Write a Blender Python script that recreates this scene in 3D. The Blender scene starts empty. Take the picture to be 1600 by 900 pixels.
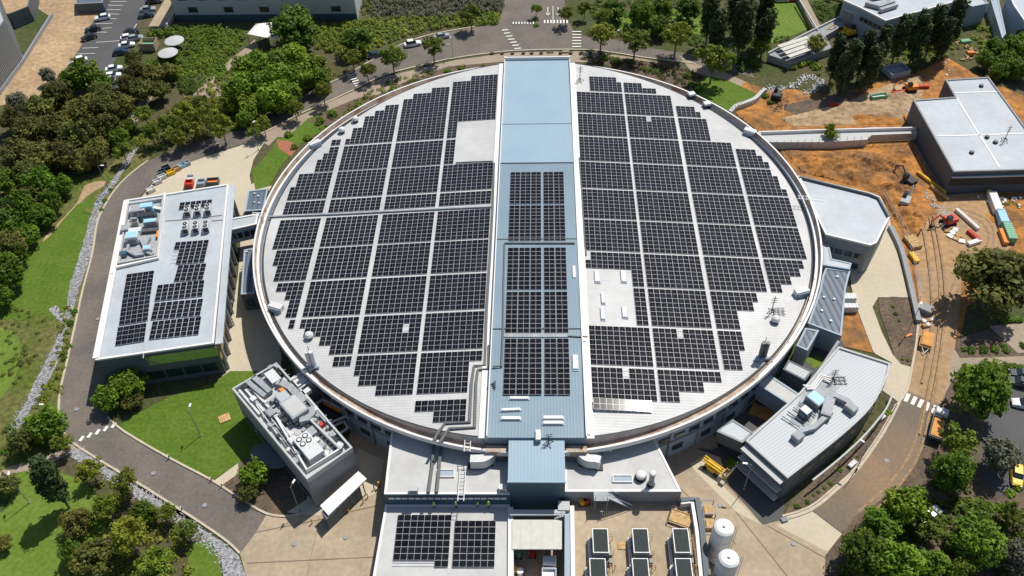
import bpy, bmesh, math, random
from mathutils import Vector, Matrix
R = math.radians
random.seed(7)
C = bpy.context.scene.collection
sc = bpy.context.scene
# ------------------------------------------------------------ camera, sky, sun
TH, ROLL, YAW, FPX = R(46.527), R(-2.263), R(-2.823), 1371.3
CAM = Vector((1.3284, -127.3752, 124.0588))
Fw = Vector((math.sin(YAW)*math.cos(TH), math.cos(YAW)*math.cos(TH), -math.sin(TH)))
Rw = Vector((math.cos(YAW), -math.sin(YAW), 0)); Uw = Rw.cross(Fw)
RT = Rw*math.cos(ROLL)+Uw*math.sin(ROLL); UP = -Rw*math.sin(ROLL)+Uw*math.cos(ROLL)
cd = bpy.data.cameras.new('camera'); cam = bpy.data.objects.new('camera', cd); C.objects.link(cam)
cam.matrix_world = Matrix(((RT.x, UP.x, -Fw.x, CAM.x), (RT.y, UP.y, -Fw.y, CAM.y), (RT.z, UP.z, -Fw.z, CAM.z), (0, 0, 0, 1)))
cd.sensor_width = 36; cd.lens = FPX/1600*36; cd.clip_start = 1; cd.clip_end = 3000
sc.camera = cam
w = bpy.data.worlds.new('World'); sc.world = w; w.use_nodes = True
nt = w.node_tree; bg = nt.nodes['Background']
sky = nt.nodes.new('ShaderNodeTexSky'); sky.sky_type = 'NISHITA'; sky.sun_disc = False
SUN_AZ, SUN_EL = R(38), R(60)
sky.sun_elevation = SUN_EL; sky.sun_rotation = SUN_AZ; sky.altitude = 100
nt.links.new(sky.outputs[0], bg.inputs[0]); bg.inputs[1].default_value = 0.085
sd = Vector((math.sin(SUN_AZ)*math.cos(SUN_EL), math.cos(SUN_AZ)*math.cos(SUN_EL), math.sin(SUN_EL)))
sl = bpy.data.lights.new('sun', 'SUN'); so = bpy.data.objects.new('sun', sl); C.objects.link(so)
sl.energy = 4.3; sl.angle = R(0.5); sl.color = (1, .955, .88)
so.rotation_euler = sd.to_track_quat('Z', 'Y').to_euler()
sc.view_settings.view_transform = 'Standard'; sc.view_settings.look = 'None'
sc.view_settings.exposure = 0.06; sc.view_settings.gamma = 1
sc.cycles.max_bounces = 6; sc.cycles.diffuse_bounces = 2; sc.cycles.transparent_max_bounces = 4

# ------------------------------------------------------------ helpers
def G(px, py, z=0.):
    """ground point seen at a picture position, at height z"""
    d = Fw+RT*((px-800)/FPX)-UP*((py-450)/FPX)
    t = (z-CAM.z)/d.z
    return Vector((CAM.x+d.x*t, CAM.y+d.y*t, z))
def PX(s): return [tuple(float(v) for v in q.split(',')) for q in s.split()]
def GP(s, z=0.): return [G(a, b, z) for a, b in (PX(s) if isinstance(s, str) else s)]
def smooth(pts, n=4, closed=True):
    out = []; N = len(pts)
    rng = range(N) if closed else range(N-1)
    for i in rng:
        if closed: p0, p1, p2, p3 = pts[i-1], pts[i], pts[(i+1) % N], pts[(i+2) % N]
        else: p0, p1, p2, p3 = pts[max(i-1, 0)], pts[i], pts[i+1], pts[min(i+2, N-1)]
        for k in range(n):
            t = k/n
            out.append(0.5*((2*p1)+(p2-p0)*t+(2*p0-5*p1+4*p2-p3)*t*t+(3*p1-p0-3*p2+p3)*t**3))
    if not closed: out.append(pts[-1])
    return out
def ccw(p):
    a = sum(p[i-1].x*p[i].y-p[i].x*p[i-1].y for i in range(len(p)))
    return list(p) if a > 0 else list(reversed(p))
def wloc(o):
    v = Vector((0, 0, 0))
    while o: v += o.location; o = o.parent
    return v
class MB:
    def __init__(s): s.v = []; s.f = []; s.m = []; s.sm = []
    def add(s, vs, fs, m=0, smooth=False):
        b = len(s.v); s.v += [tuple(v) for v in vs]
        for f in fs: s.f.append([b+i for i in f]); s.m.append(m); s.sm.append(smooth)
        return s
    def obox(s, c, dx, dy, dz, a=0, m=0, tx=0.):
        """box standing on point c, size dx dy dz, turned by a (rad); tx narrows the top"""
        ca, sa = math.cos(a), math.sin(a); vs = []
        for z, k in ((0, 1), (dz, 1-tx)):
            for x, y in ((-.5, -.5), (.5, -.5), (.5, .5), (-.5, .5)):
                X, Y = x*dx*k, y*dy*k
                vs.append((c[0]+X*ca-Y*sa, c[1]+X*sa+Y*ca, c[2]+z))
        return s.add(vs, [(3, 2, 1, 0), (4, 5, 6, 7), (0, 1, 5, 4), (1, 2, 6, 5), (2, 3, 7, 6), (3, 0, 4, 7)], m)
    def sheet(s, p, z=None, m=0):
        p = ccw(p); return s.add([(q.x, q.y, q.z if z is None else z) for q in p], [list(range(len(p)))], m)
    def prism(s, p, z0, z1, m=0, top=True, mt=None, bottom=False):
        p = ccw(p); n = len(p)
        vs = [(q.x, q.y, z0) for q in p]+[(q.x, q.y, z1) for q in p]
        s.add(vs, [(i, (i+1) % n, n+(i+1) % n, n+i) for i in range(n)], m)
        if top: s.add([(q.x, q.y, z1) for q in p], [list(range(n))], m if mt is None else mt)
        if bottom: s.add([(q.x, q.y, z0) for q in p], [list(range(n))[::-1]], m)
        return s
    def ring(s, p, z0, z1, wd, m=0):
        """wall of width wd just inside the closed outline p"""
        p = ccw(p); n = len(p); q = []
        for i in range(n):
            a, b, c = p[i-1], p[i], p[(i+1) % n]
            d1 = Vector((b.x-a.x, b.y-a.y)).normalized(); d2 = Vector((c.x-b.x, c.y-b.y)).normalized()
            n1 = Vector((-d1.y, d1.x)); n2 = Vector((-d2.y, d2.x)); k = n1+n2
            k = k/max(k.length_squared, .3)*2*wd
            q.append(Vector((b.x+k.x, b.y+k.y, 0)))
        vs = [(v.x, v.y, z0) for v in p]+[(v.x, v.y, z1) for v in p]+[(v.x, v.y, z1) for v in q]+[(v.x, v.y, z0) for v in q]
        fs = []
        for i in range(n):
            j = (i+1) % n
            fs += [(i, j, n+j, n+i), (n+i, n+j, 2*n+j, 2*n+i), (2*n+i, 2*n+j, 3*n+j, 3*n+i), (3*n+i, 3*n+j, j, i)]
        return s.add(vs, fs, m)
    def strip(s, pts, wd, z=None, h=0., m=0):
        """band of width wd following the points; with h it is a low wall or kerb"""
        L, Rr = [], []; n = len(pts)
        for i in range(n):
            a, b = pts[max(i-1, 0)], pts[min(i+1, n-1)]
            d = Vector((b.x-a.x, b.y-a.y)); d.normalize(); k = Vector((-d.y, d.x))*wd/2
            zz = pts[i].z if z is None else z
            L.append((pts[i].x+k.x, pts[i].y+k.y, zz)); Rr.append((pts[i].x-k.x, pts[i].y-k.y, zz))
        if not h: return s.add(L+Rr, [(i, n+i, n+i+1, i+1) for i in range(n-1)], m)
        up = lambda l: [(x, y, z_+h) for x, y, z_ in l]
        fs = []
        for i in range(n-1):
            fs += [(2*n+i, 3*n+i, 3*n+i+1, 2*n+i+1), (i+1, i, 2*n+i, 2*n+i+1)]+[(n+i, n+i+1, 3*n+i+1, 3*n+i)]
        fs += [(0, n, 3*n, 2*n), (2*n-1, n-1, 3*n-1, 4*n-1)]

        return s.add(L+Rr+up(L)+up(Rr), fs, m)
    def tube(s, pts, r, n=6, m=0, r2=None, cap=True):
        pts = [Vector(p) for p in pts]; N = len(pts); vs = []; r2 = r if r2 is None else r2
        for i, p in enumerate(pts):
            d = (pts[min(i+1, N-1)]-pts[max(i-1, 0)]).normalized()
            a = d.orthogonal().normalized() if abs(d.z) < .95 else Vector((1, 0, 0))
            a = (a-d*a.dot(d)).normalized(); b = d.cross(a); rr = r+(r2-r)*i/max(N-1, 1)
            vs += [p+(a*math.cos(t)+b*math.sin(t))*rr for t in [2*math.pi*k/n for k in range(n)]]
        fs = [(i*n+k, i*n+(k+1) % n, (i+1)*n+(k+1) % n, (i+1)*n+k) for i in range(N-1) for k in range(n)]
        if cap: fs += [list(range(n))[::-1], [(N-1)*n+k for k in range(n)]]
        return s.add(vs, fs, m, n > 8)
    def cyl(s, c, r, h, n=16, m=0, r2=None, dome=0.):
        r2 = r if r2 is None else r2
        prof = [(r, 0), (r2, h)]
        if dome: prof += [(r2*math.cos(t), h+dome*math.sin(t)) for t in (R(25), R(50), R(72))]
        return s.lathe(c, prof, n, m)
    def lathe(s, c, prof, n=16, m=0):
        vs = []; 
        for r_, z_ in prof: vs += [(c[0]+r_*math.cos(2*math.pi*k/n), c[1]+r_*math.sin(2*math.pi*k/n), c[2]+z_) for k in range(n)]
        N = len(prof); fs = [(i*n+k, i*n+(k+1) % n, (i+1)*n+(k+1) % n, (i+1)*n+k) for i in range(N-1) for k in range(n)]
        fs.append([(N-1)*n+k for k in range(n)]); fs.append([k for k in range(n)][::-1])
        return s.add(vs, fs, m, False)
    def build(s, name, mats, parent=None, bevel=0):
        o_ = wloc(parent) if parent else Vector((0, 0, 0))
        me = bpy.data.meshes.new(name)
        me.from_pydata([(x-o_.x, y-o_.y, z-o_.z) for x, y, z in s.v], [], s.f)
        if not isinstance(mats, (list, tuple)): mats = [mats]
        for m in mats: me.materials.append(m)
        me.polygons.foreach_set('material_index', s.m); me.polygons.foreach_set('use_smooth', s.sm)
        me.update()
        ob = bpy.data.objects.new(name, me); C.objects.link(ob)
        if parent: ob.parent = parent
        if bevel:
            b = ob.modifiers.new('bevel', 'BEVEL'); b.width = bevel; b.segments = 1; b.limit_method = 'ANGLE'
        return ob
def tag(o, label=None, cat=None, group=None, kind=None):
    if label: o['label'] = label
    if cat: o['category'] = cat
    if group: o['group'] = group
    if kind: o['kind'] = kind
    return o
def thing(name, label, cat, loc=(0, 0, 0), group=None):
    o = bpy.data.objects.new(name, None); C.objects.link(o); o.location = loc; o.empty_display_size = .5
    return tag(o, label, cat, group)
kids = {}
def clone(o, parent=None):
    c = o.copy(); C.objects.link(c); c.parent = parent
    for ch in list(o.children): clone(ch, c)
    return c
def place(proto, loc, a=0., label=None, group=None, s=None, first={}):
    """the first use moves the prototype itself, later ones copy it"""
    if proto.name not in first: first[proto.name] = 1; o = proto
    else: o = clone(proto)
    o.location = loc; o.rotation_euler = (0, 0, a)
    if s: o.scale = s if isinstance(s, (tuple, list)) else (s, s, s)
    if label: o['label'] = label
    if group: o['group'] = group
    return o
def struct(name, mb, m, kind='structure'): return tag(mb.build(name, m), kind=kind)

# ------------------------------------------------------------ materials
def mat(name, col, rough=.8, metal=0., col2=None, scale=.3, mix=.5, bump=0., bscale=4., spec=.35, coords='Object',
        fine=0., fscale=3., wave=None, rand=0., det=6., cr=(.35, .65), trans=0.):
    m = bpy.data.materials.new(name); m.use_nodes = True; n = m.node_tree.nodes; l = m.node_tree.links
    p = n['Principled BSDF']; p.inputs['Roughness'].default_value = rough; p.inputs['Metallic'].default_value = metal
    p.inputs['Specular IOR Level'].default_value = spec
    tc = n.new('ShaderNodeTexCoord'); src = tc.outputs['Object']
    rgb = n.new('ShaderNodeRGB'); rgb.outputs[0].default_value = (*col, 1); cur = rgb.outputs[0]
    def noise(sc_, d=det, r=.55):
        t = n.new('ShaderNodeTexNoise'); t.inputs['Scale'].default_value = sc_; t.inputs['Detail'].default_value = d
        t.inputs['Roughness'].default_value = r; l.new(src, t.inputs['Vector']); return t.outputs['Fac']
    def ramp(f, a, b):
        t = n.new('ShaderNodeMapRange'); t.inputs[1].default_value = a; t.inputs[2].default_value = b; l.new(f, t.inputs[0]); return t.outputs[0]
    def mx(f, a, b, mode='MIX', fv=None):
        t = n.new('ShaderNodeMix'); t.data_type = 'RGBA'; t.blend_type = mode
        if f is not None: l.new(f, t.inputs[0])
        if fv is not None: t.inputs[0].default_value = fv
        for i, x in ((6, a), (7, b)):
            if isinstance(x, tuple): t.inputs[i].default_value = (*x, 1)
            else: l.new(x, t.inputs[i])
        return t.outputs[2]
    if col2:
        f = ramp(noise(scale), cr[0], cr[1])
        mu = n.new('ShaderNodeMath'); mu.operation = 'MULTIPLY'; l.new(f, mu.inputs[0]); mu.inputs[1].default_value = mix
        cur = mx(mu.outputs[0], cur, col2)
    if fine:
        f = ramp(noise(fscale, 3.), .3, .7)
        sc3 = n.new('ShaderNodeMapRange'); sc3.inputs[3].default_value = 1-fine; sc3.inputs[4].default_value = 1+fine; l.new(f, sc3.inputs[0])
        hs = n.new('ShaderNodeHueSaturation'); l.new(sc3.outputs[0], hs.inputs['Value']); l.new(cur, hs.inputs['Color']); cur = hs.outputs[0]
    if rand:
        oi = n.new('ShaderNodeObjectInfo')
        a = n.new('ShaderNodeMapRange'); a.inputs[3].default_value = 1-rand; a.inputs[4].default_value = 1+rand; l.new(oi.outputs['Random'], a.inputs[0])
        b = n.new('ShaderNodeMapRange'); b.inputs[3].default_value = .5-rand*.07; b.inputs[4].default_value = .5+rand*.05
        fr = n.new('ShaderNodeMath'); fr.operation = 'FRACT'; mm = n.new('ShaderNodeMath'); mm.operation = 'MULTIPLY'; mm.inputs[1].default_value = 7.3
        l.new(oi.outputs['Random'], mm.inputs[0]); l.new(mm.outputs[0], fr.inputs[0]); l.new(fr.outputs[0], b.inputs[0])
        hs = n.new('ShaderNodeHueSaturation'); l.new(a.outputs[0], hs.inputs['Value']); l.new(b.outputs[0], hs.inputs['Hue']); l.new(cur, hs.inputs['Color']); cur = hs.outputs[0]
    hgt = None
    if wave:   # (angle, spacing in metres, depth, colour change): ribs of metal sheet
        ang, sp, dep, dc = wave
        mp = n.new('ShaderNodeMapping'); mp.inputs['Rotation'].default_value = (0, 0, -ang); l.new(src, mp.inputs[0])
        wv = n.new('ShaderNodeTexWave'); wv.bands_direction = 'X'; wv.wave_profile = 'SIN'; wv.inputs['Scale'].default_value = math.pi/10/sp*1.0
        wv.inputs['Distortion'].default_value = 0; l.new(mp.outputs[0], wv.inputs['Vector'])
        pw = n.new('ShaderNodeMath'); pw.operation = 'POWER'; pw.inputs[1].default_value = 5; l.new(wv.outputs['Fac'], pw.inputs[0]); hgt = pw.outputs[0]
        if dc:
            mu = n.new('ShaderNodeMath'); mu.operation = 'MULTIPLY'; l.new(hgt, mu.inputs[0]); mu.inputs[1].default_value = dc
            cur = mx(mu.outputs[0], cur, (0.02, .02, .02))
        bp = n.new('ShaderNodeBump'); bp.inputs['Strength'].default_value = .6; bp.inputs['Distance'].default_value = dep; l.new(hgt, bp.inputs['Height']); l.new(bp.outputs[0], p.inputs['Normal'])
    elif bump:
        bp = n.new('ShaderNodeBump'); bp.inputs['Strength'].default_value = .8; bp.inputs['Distance'].default_value = bump
        l.new(noise(bscale, 4.), bp.inputs['Height']); l.new(bp.outputs[0], p.inputs['Normal'])
    l.new(cur, p.inputs['Base Color'])
    if trans:
        tr = n.new('ShaderNodeBsdfTranslucent'); l.new(cur, tr.inputs[0]); ms = n.new('ShaderNodeMixShader'); ms.inputs[0].default_value = trans
        l.new(p.outputs[0], ms.inputs[1]); l.new(tr.outputs[0], ms.inputs[2]); l.new(ms.outputs[0], n['Material Output'].inputs[0])
    return m
M = {}
M['soil'] = mat('soil', (.105, .085, .045), .95, col2=(.05, .075, .015), scale=.06, mix=.95, fine=.35, fscale=1.2, bump=.15, bscale=2)
M['asphalt'] = mat('asphalt', (.13, .116, .105), .9, col2=(.19, .16, .13), scale=.13, mix=.9, fine=.14, fscale=1.5, bump=.01, bscale=20)
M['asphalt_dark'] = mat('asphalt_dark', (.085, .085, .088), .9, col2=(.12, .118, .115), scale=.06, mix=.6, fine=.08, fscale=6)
M['dusty'] = mat('dusty_asphalt', (.17, .14, .11), .95, col2=(.34, .22, .12), scale=.07, mix=.75, fine=.1, fscale=2, cr=(.4, .75))
M['concrete'] = mat('concrete', (.45, .36, .25), .9, col2=(.32, .255, .175), scale=.13, mix=.85, fine=.12, fscale=1.2)
M['concrete_new'] = mat('pale_concrete', (.55, .485, .36), .9, col2=(.46, .40, .30), scale=.1, mix=.6, fine=.06, fscale=1.5)
M['paving'] = mat('paving', (.36, .29, .215), .9, col2=(.27, .215, .16), scale=.15, mix=.6, fine=.12, fscale=2)
M['joint'] = mat('slab_joint', (.24, .19, .13), .9)
M['kerb'] = mat('kerb', (.52, .45, .34), .85, fine=.12, fscale=1)
M['sand'] = mat('sand', (.46, .33, .19), .95, col2=(.30, .20, .12), scale=.12, mix=.8, fine=.25, fscale=.9, bump=.2, bscale=1)
M['clay'] = mat('orange_clay', (.44, .19, .045), .95, col2=(.22, .115, .05), scale=.2, mix=.95, fine=.3, fscale=.7, bump=.5, bscale=.5, cr=(.4, .6))
M['haul'] = mat('haul_dirt', (.42, .255, .12), .95, col2=(.33, .235, .15), scale=.08, mix=.8, fine=.2, fscale=.8, bump=.2, bscale=.8)
M['mulch'] = mat('mulch', (.10, .075, .055), .95, col2=(.17, .12, .08), scale=.3, mix=.8, fine=.35, fscale=2, bump=.1)
M['lawn'] = mat('lawn', (.075, .145, .008), .9, col2=(.11, .165, .018), scale=.2, mix=.8, fine=.22, fscale=1.6, bump=.05, bscale=10)
M['lawn_bright'] = mat('bright_lawn', (.105, .18, .016), .9, col2=(.155, .21, .03), scale=.13, mix=.8, fine=.2, fscale=1.4, wave=(R(-35), 1.1, .01, .13))
M['rough_grass'] = mat('rough_grass', (.09, .12, .016), .95, col2=(.15, .135, .05), scale=.11, mix=.95, fine=.4, fscale=1.1, bump=.25, bscale=2)
M['stone'] = mat('river_stone', (.38, .38, .385), .85, fine=.3, rand=.2)
M['pebble'] = mat('pebble_bed', (.30, .30, .305), .9, fine=.75, fscale=1.9, bump=.3, bscale=3)
M['white_line'] = mat('white_line_paint', (.75, .74, .70), .7, fine=.08)
M['roof'] = mat('pale_roof_sheet', (.59, .59, .575), .5, .0, col2=(.46, .46, .455), scale=.09, mix=.9, fine=.05, fscale=.7, wave=(R(90), .55, .04, .10), spec=.4)
M['roof_plain'] = mat('grey_white_membrane', (.53, .53, .515), .6, col2=(.43, .425, .41), scale=.15, mix=.8, fine=.06, fscale=.8)
M['roof_cool'] = mat('cool_grey_roof', (.47, .51, .54), .5, col2=(.39, .425, .45), scale=.14, mix=.85, fine=.05, fscale=.8)
M['roof_rib'] = mat('ribbed_grey_roof', (.47, .495, .51), .5, col2=(.41, .44, .46), scale=.08, mix=.6, wave=(R(125), .5, .03, .12))
M['roof_dark'] = mat('slate_blue_roof', (.12, .155, .20), .5, col2=(.10, .13, .17), scale=.1, mix=.5, wave=(R(8), 1.1, .1, .35))
M['blue'] = mat('steel_blue_roof', (.215, .30, .355), .45, col2=(.18, .26, .315), scale=.12, mix=.8, wave=(0, .5, .015, .03), fine=.04)
M['blue_pale_sunlit'] = mat('pale_sunlit_blue_roof', (.31, .42, .50), .45, col2=(.27, .38, .465), scale=.1, mix=.8, wave=(0, .5, .01, .015), fine=.03)  # lighter copy of the steel blue, with stronger sun put into the colour
M['wall'] = mat('blue_grey_wall', (.34, .41, .48), .6, col2=(.29, .36, .42), scale=.2, mix=.6, fine=.04)
M['wall_dark'] = mat('dark_wall', (.10, .12, .135), .6, fine=.08)
M['wall_grey'] = mat('mid_grey_wall', (.27, .28, .29), .65, fine=.06, fscale=1)
M['wall_pale'] = mat('pale_wall', (.48, .49, .48), .7, fine=.05)
M['wall_navy'] = mat('navy_cladding', (.055, .11, .145), .45, wave=(0, .6, .03, .1))
M['rim'] = mat('white_parapet', (.78, .76, .73), .5, fine=.04)
M['rust'] = mat('rusty_gutter', (.47, .38, .30), .8, col2=(.30, .16, .09), scale=.3, mix=.9, fine=.25, fscale=2, cr=(.48, .66))
M['glass'] = mat('window_glass', (.02, .03, .035), .08, spec=.8)
M['glass_mirror'] = mat('mirror_glass', (.35, .42, .38), .03, metal=.85)
M['pv'] = mat('solar_glass', (.0075, .0078, .0105), .11, spec=.3, fine=.2, fscale=3, rand=.5)
M['pv_gap'] = mat('solar_backsheet', (.16, .17, .19), .5)
M['alu'] = mat('aluminium', (.72, .73, .75), .4, .1)
M['galv'] = mat('galvanised_duct', (.36, .385, .40), .6, 0, col2=(.27, .29, .30), scale=.6, mix=.7, fine=.15, fscale=1)
M['duct_white'] = mat('white_duct', (.62, .63, .62), .5, fine=.1)
M['duct_blue'] = mat('light_blue_duct', (.35, .62, .80), .5)
M['grey_box'] = mat('grey_plant', (.36, .37, .38), .6, fine=.15, fscale=2)
M['dark'] = mat('dark_metal', (.035, .038, .042), .6)
M['pipe'] = mat('dark_pipe', (.12, .13, .13), .45, .2, fine=.1)
M['rubber'] = mat('rubber', (.02, .02, .02), .8)
M['fan'] = mat('fan_black', (.03, .03, .03), .7)
M['fan_fill'] = mat('cooling_fill', (.018, .03, .028), .7, fine=.3)
M['cream'] = mat('cream_canopy', (.56, .55, .48), .6, fine=.06, fscale=1, wave=(0, 1.6, .02, .04))
M['orange'] = mat('orange_paint', (.75, .25, .035), .5, fine=.1)
M['yellow'] = mat('yellow_paint', (.78, .48, .03), .5, fine=.15, fscale=1)
M['red'] = mat('red_paint', (.55, .05, .03), .5, fine=.1)
M['rosy'] = mat('brick_red', (.36, .13, .08), .8, fine=.2)
M['green_paint'] = mat('green_paint', (.18, .42, .25), .55, fine=.1)
M['timber'] = mat('timber', (.50, .33, .15), .85, fine=.3, fscale=2)
M['load'] = mat('orange_clay_load', (.66, .32, .10), .9, fine=.2, fscale=1, bump=.1)
M['carw'] = mat('white_car_paint', (.78, .79, .80), .25, spec=.6)
M['cars'] = mat('silver_car_paint', (.42, .44, .46), .25, .3)
M['carb'] = mat('dark_blue_car_paint', (.02, .045, .10), .2, spec=.7)
M['cark'] = mat('black_car_paint', (.025, .027, .03), .2, spec=.7)
M['carr'] = mat('red_car_paint', (.35, .02, .02), .25, spec=.6)
M['cary'] = mat('yellow_car_paint', (.80, .50, .02), .3)
M['skin'] = mat('skin', (.50, .30, .21), .6)
M['cloth_dark'] = mat('dark_cloth', (.03, .035, .06), .9)
M['hivis'] = mat('hi_vis_lime', (.45, .80, .05), .7)
M['hivis_orange'] = mat('hi_vis_orange', (.85, .22, .03), .7)
M['bark'] = mat('bark', (.22, .18, .14), .9, col2=(.12, .09, .07), scale=2, mix=.7, fine=.2)
M['gum'] = mat('gum_leaves', (.125, .18, .012), .6, col2=(.22, .25, .025), scale=.25, mix=.8, rand=.3, trans=.3, fine=.3, fscale=.5)
M['green'] = mat('green_leaves', (.075, .155, .008), .6, col2=(.15, .235, .014), scale=.3, mix=.8, rand=.28, trans=.3, fine=.3, fscale=.5)
M['olive'] = mat('olive_leaves', (.085, .098, .016), .7, col2=(.15, .15, .025), scale=.25, mix=.8, rand=.32, trans=.2, fine=.3, fscale=.5)
M['pine'] = mat('dark_needles', (.038, .062, .016), .7, col2=(.065, .09, .02), scale=.3, mix=.8, rand=.25, trans=.15, fine=.25, fscale=.5)
M['lime'] = mat('yellow_green_leaves', (.14, .23, .01), .6, col2=(.21, .30, .02), scale=.3, mix=.8, rand=.3, trans=.25, fine=.3, fscale=.5)
M['silver'] = mat('grey_leaves', (.13, .14, .085), .7, col2=(.20, .20, .14), scale=.3, mix=.8, rand=.3, trans=.2, fine=.3)
# ------------------------------------------------------------ ground sheets
zc = [0]
def sheet(name, pts, m, z, sm=0, kind='structure'):
    p = GP(pts) if isinstance(pts, str) else pts
    if sm: p = smooth(p, sm)
    zc[0] += .0015; mb = MB(); mb.sheet(p, z+zc[0]); return struct(name, mb, M[m], kind)
mb = MB(); mb.sheet([Vector((-700, -400, 0)), Vector((700, -400, 0)), Vector((700, 900, 0)), Vector((-700, 900, 0))], -.02); struct('ground', mb, M['soil'])
RO = '375,865 355,846 312,816 265,786 217,756 160,722 115,693 100,676 93,655 93,622 98,595 107,557 117,512 130,452 145,395 152,350 165,320 185,291 207,270 232,251 270,235 312,221 360,207 400,195 432,178 475,151 505,135 535,121 565,104 600,84 632,68 675,54 742,42 775,40 785,20 792,-20 800,-60'
RI = '885,-60 882,0 886,30 898,52 925,60 960,62 1007,74 1087,86 1140,96 1175,112 1180,122 1130,108 1087,100 1005,90 960,83 912,78 800,80 712,91 665,101 600,118 555,140 510,161 472,177 432,198 400,213 375,226 335,238 295,255 265,263 240,281 220,305 212,335 200,380 188,430 176,500 168,560 162,610 168,652 195,675 265,716 330,750 380,782 425,800 400,832'
sheet('ring_road', RO+' '+RI, 'asphalt', .01)
sheet('car_park', '175,-20 175,0 140,42 127,72 113,95 95,125 130,140 165,115 178,98 197,66 217,37 230,0 235,-20', 'asphalt_dark', .01)
sheet('dirt_track', '30,-30 60,0 60,14 82,28 55,70 37,98 0,146 0,165 60,150 95,115 112,95 127,72 140,42 155,20 172,0 175,-30', 'sand', .004)
sheet('rough_grass', '-40,330 60,260 150,275 190,240 240,235 232,251 185,291 152,350 130,452 107,557 93,622 93,655 100,676 60,725 -40,760', 'rough_grass', .004, 2)
sheet('mown_grass', '40,395 75,372 120,320 150,310 160,322 150,345 140,385 128,420 112,470 90,500 60,485 35,500 -20,490 -20,440 30,430', 'lawn', .02, 2)
sheet('bright_grass_patch', '-30,515 22,520 32,545 26,585 10,612 -30,640', 'lawn_bright', .03, 2)
sheet('sandy_path', '-20,400 38,392 52,400 72,368 120,318 132,290 165,282 160,292 134,308 100,350 78,372 62,402 40,412 -20,430', 'sand', .012, 2)
def creek(pts, wds, name, m, z):
    P = smooth(GP(pts), 4, False); L, Rr = [], []
    for i, p in enumerate(P):
        a, b = P[max(i-1, 0)], P[min(i+1, len(P)-1)]; d = (b-a).normalized(); t = i/(len(P)-1)*(len(wds)-1); j = min(int(t), len(wds)-2)
        wd = wds[j]+(wds[j+1]-wds[j])*(t-j)+random.uniform(-.3, .3); k = Vector((-d.y, d.x, 0))*wd/2; L.append(p+k); Rr.append(p-k)
    return sheet(name, L+Rr[::-1], m, z)
creek('215,225 196,257 174,290 157,312 148,340 140,375 128,415 116,450 109,485 98,520 86,552 74,580 60,605 48,630 34,650 20,674', [1.6, 1.3, 1.5, 1.8, 2.2, 2.5, 1.6, 1.0, 2.0, 2.4, 2.0, 1.6, 1.2], 'stone_creek', 'pebble', .035)
creek('82,480 92,492 100,500', [1.6, 1.2], 'stone_spur', 'pebble', .03)
sheet('gravel_bed', '100,690 118,699 160,726 217,761 265,791 312,822 352,850 373,868 386,905 350,905 345,868 325,840 302,822 285,802 235,790 215,780 185,752 150,735 110,714', 'pebble', .03)
sheet('bottom_lawn', '-30,960 -30,815 5,800 20,765 20,742 60,730 105,742 135,756 150,775 170,800 160,850 175,905 180,960', 'lawn_bright', .02, 2)
sheet('grass_wedge', '296,850 325,846 342,870 347,905 290,905', 'lawn', .025)
sheet('pale_footpath', '0,738 18,728 60,720 100,700 112,694 120,700 105,712 60,732 20,740 0,748', 'paving', .035)
sheet('concrete_yard', '375,865 400,832 417,803 450,807 500,780 540,700 560,640 1100,640 1150,770 1195,800 1222,812 1267,797 1317,835 1290,868 1300,1000 370,1000 386,905', 'concrete', .01)
sheet('pale_slab', '1222,812 1267,797 1317,835 1292,862 1215,822', 'concrete_new', .02)
sheet('pale_slab', '1078,725 1112,703 1140,730 1130,760 1192,822 1150,800 1085,735', 'concrete_new', .02)
sheet('pale_slab', '440,800 500,806 590,770 600,720 560,700 540,740', 'concrete_new', .02)
sheet('west_courtyard', '362,300 400,285 440,560 437,592 345,600 352,560 372,430 380,320', 'concrete_new', .015)
sheet('north_west_yard', '220,310 240,284 270,264 335,240 375,228 402,213 413,223 396,250 390,275 395,298 425,290 400,335 340,340 220,330', 'concrete_new', .02)
sheet('plaza', '640,111 712,94 800,82 912,80 962,86 1005,92 1060,104 1085,130 1000,108 960,100 900,97 780,97 700,104 640,125 590,148 560,153 480,186 450,214 434,214 420,228 398,216 410,208 436,197 475,178 512,161 557,141 600,120', 'paving', .02)
sheet('east_path', '1060,86 1087,100 1130,112 1165,128 1200,140 1240,160 1250,180 1225,200 1190,196 1215,178 1160,140 1115,122 1080,112', 'paving', .025, 1)
sheet('lawn', '438,206 480,180 545,158 590,152 560,168 515,198 470,224 440,258 420,292 400,300 393,268 425,233', 'lawn', .012)
sheet('brick_path', '432,219 450,220 468,228 455,245 436,232', 'rosy', .03)
sheet('lawn', '187,664 217,645 265,620 330,600 360,580 440,580 450,700 385,722 372,724 335,749 265,715 197,675', 'lawn', .02)
sheet('mulch_bed', '347,757 372,741 372,724 440,690 480,780 440,806 417,803 395,797 365,776', 'mulch', .025)
sheet('pale_footpath', '335,751 372,724 373,740 347,758', 'concrete_new', .03)
sheet('planting_bed', '480,190 560,150 640,115 700,100 780,92 780,110 640,140 520,200', 'mulch', .008)
sheet('lawn', '1078,150 1100,118 1135,125 1182,146 1160,170 1140,180', 'lawn', .022)
sheet('lawn', '950,20 1120,10 1140,45 1100,55 1020,45 955,48', 'lawn_bright', .012, 1)
sheet('lawn', '1195,5 1245,5 1270,42 1230,60 1185,75', 'lawn_bright', .012)
sheet('garden_bed', '900,92 960,90 1060,102 1090,120 1100,150 1060,150 960,105', 'mulch', .015)
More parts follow.
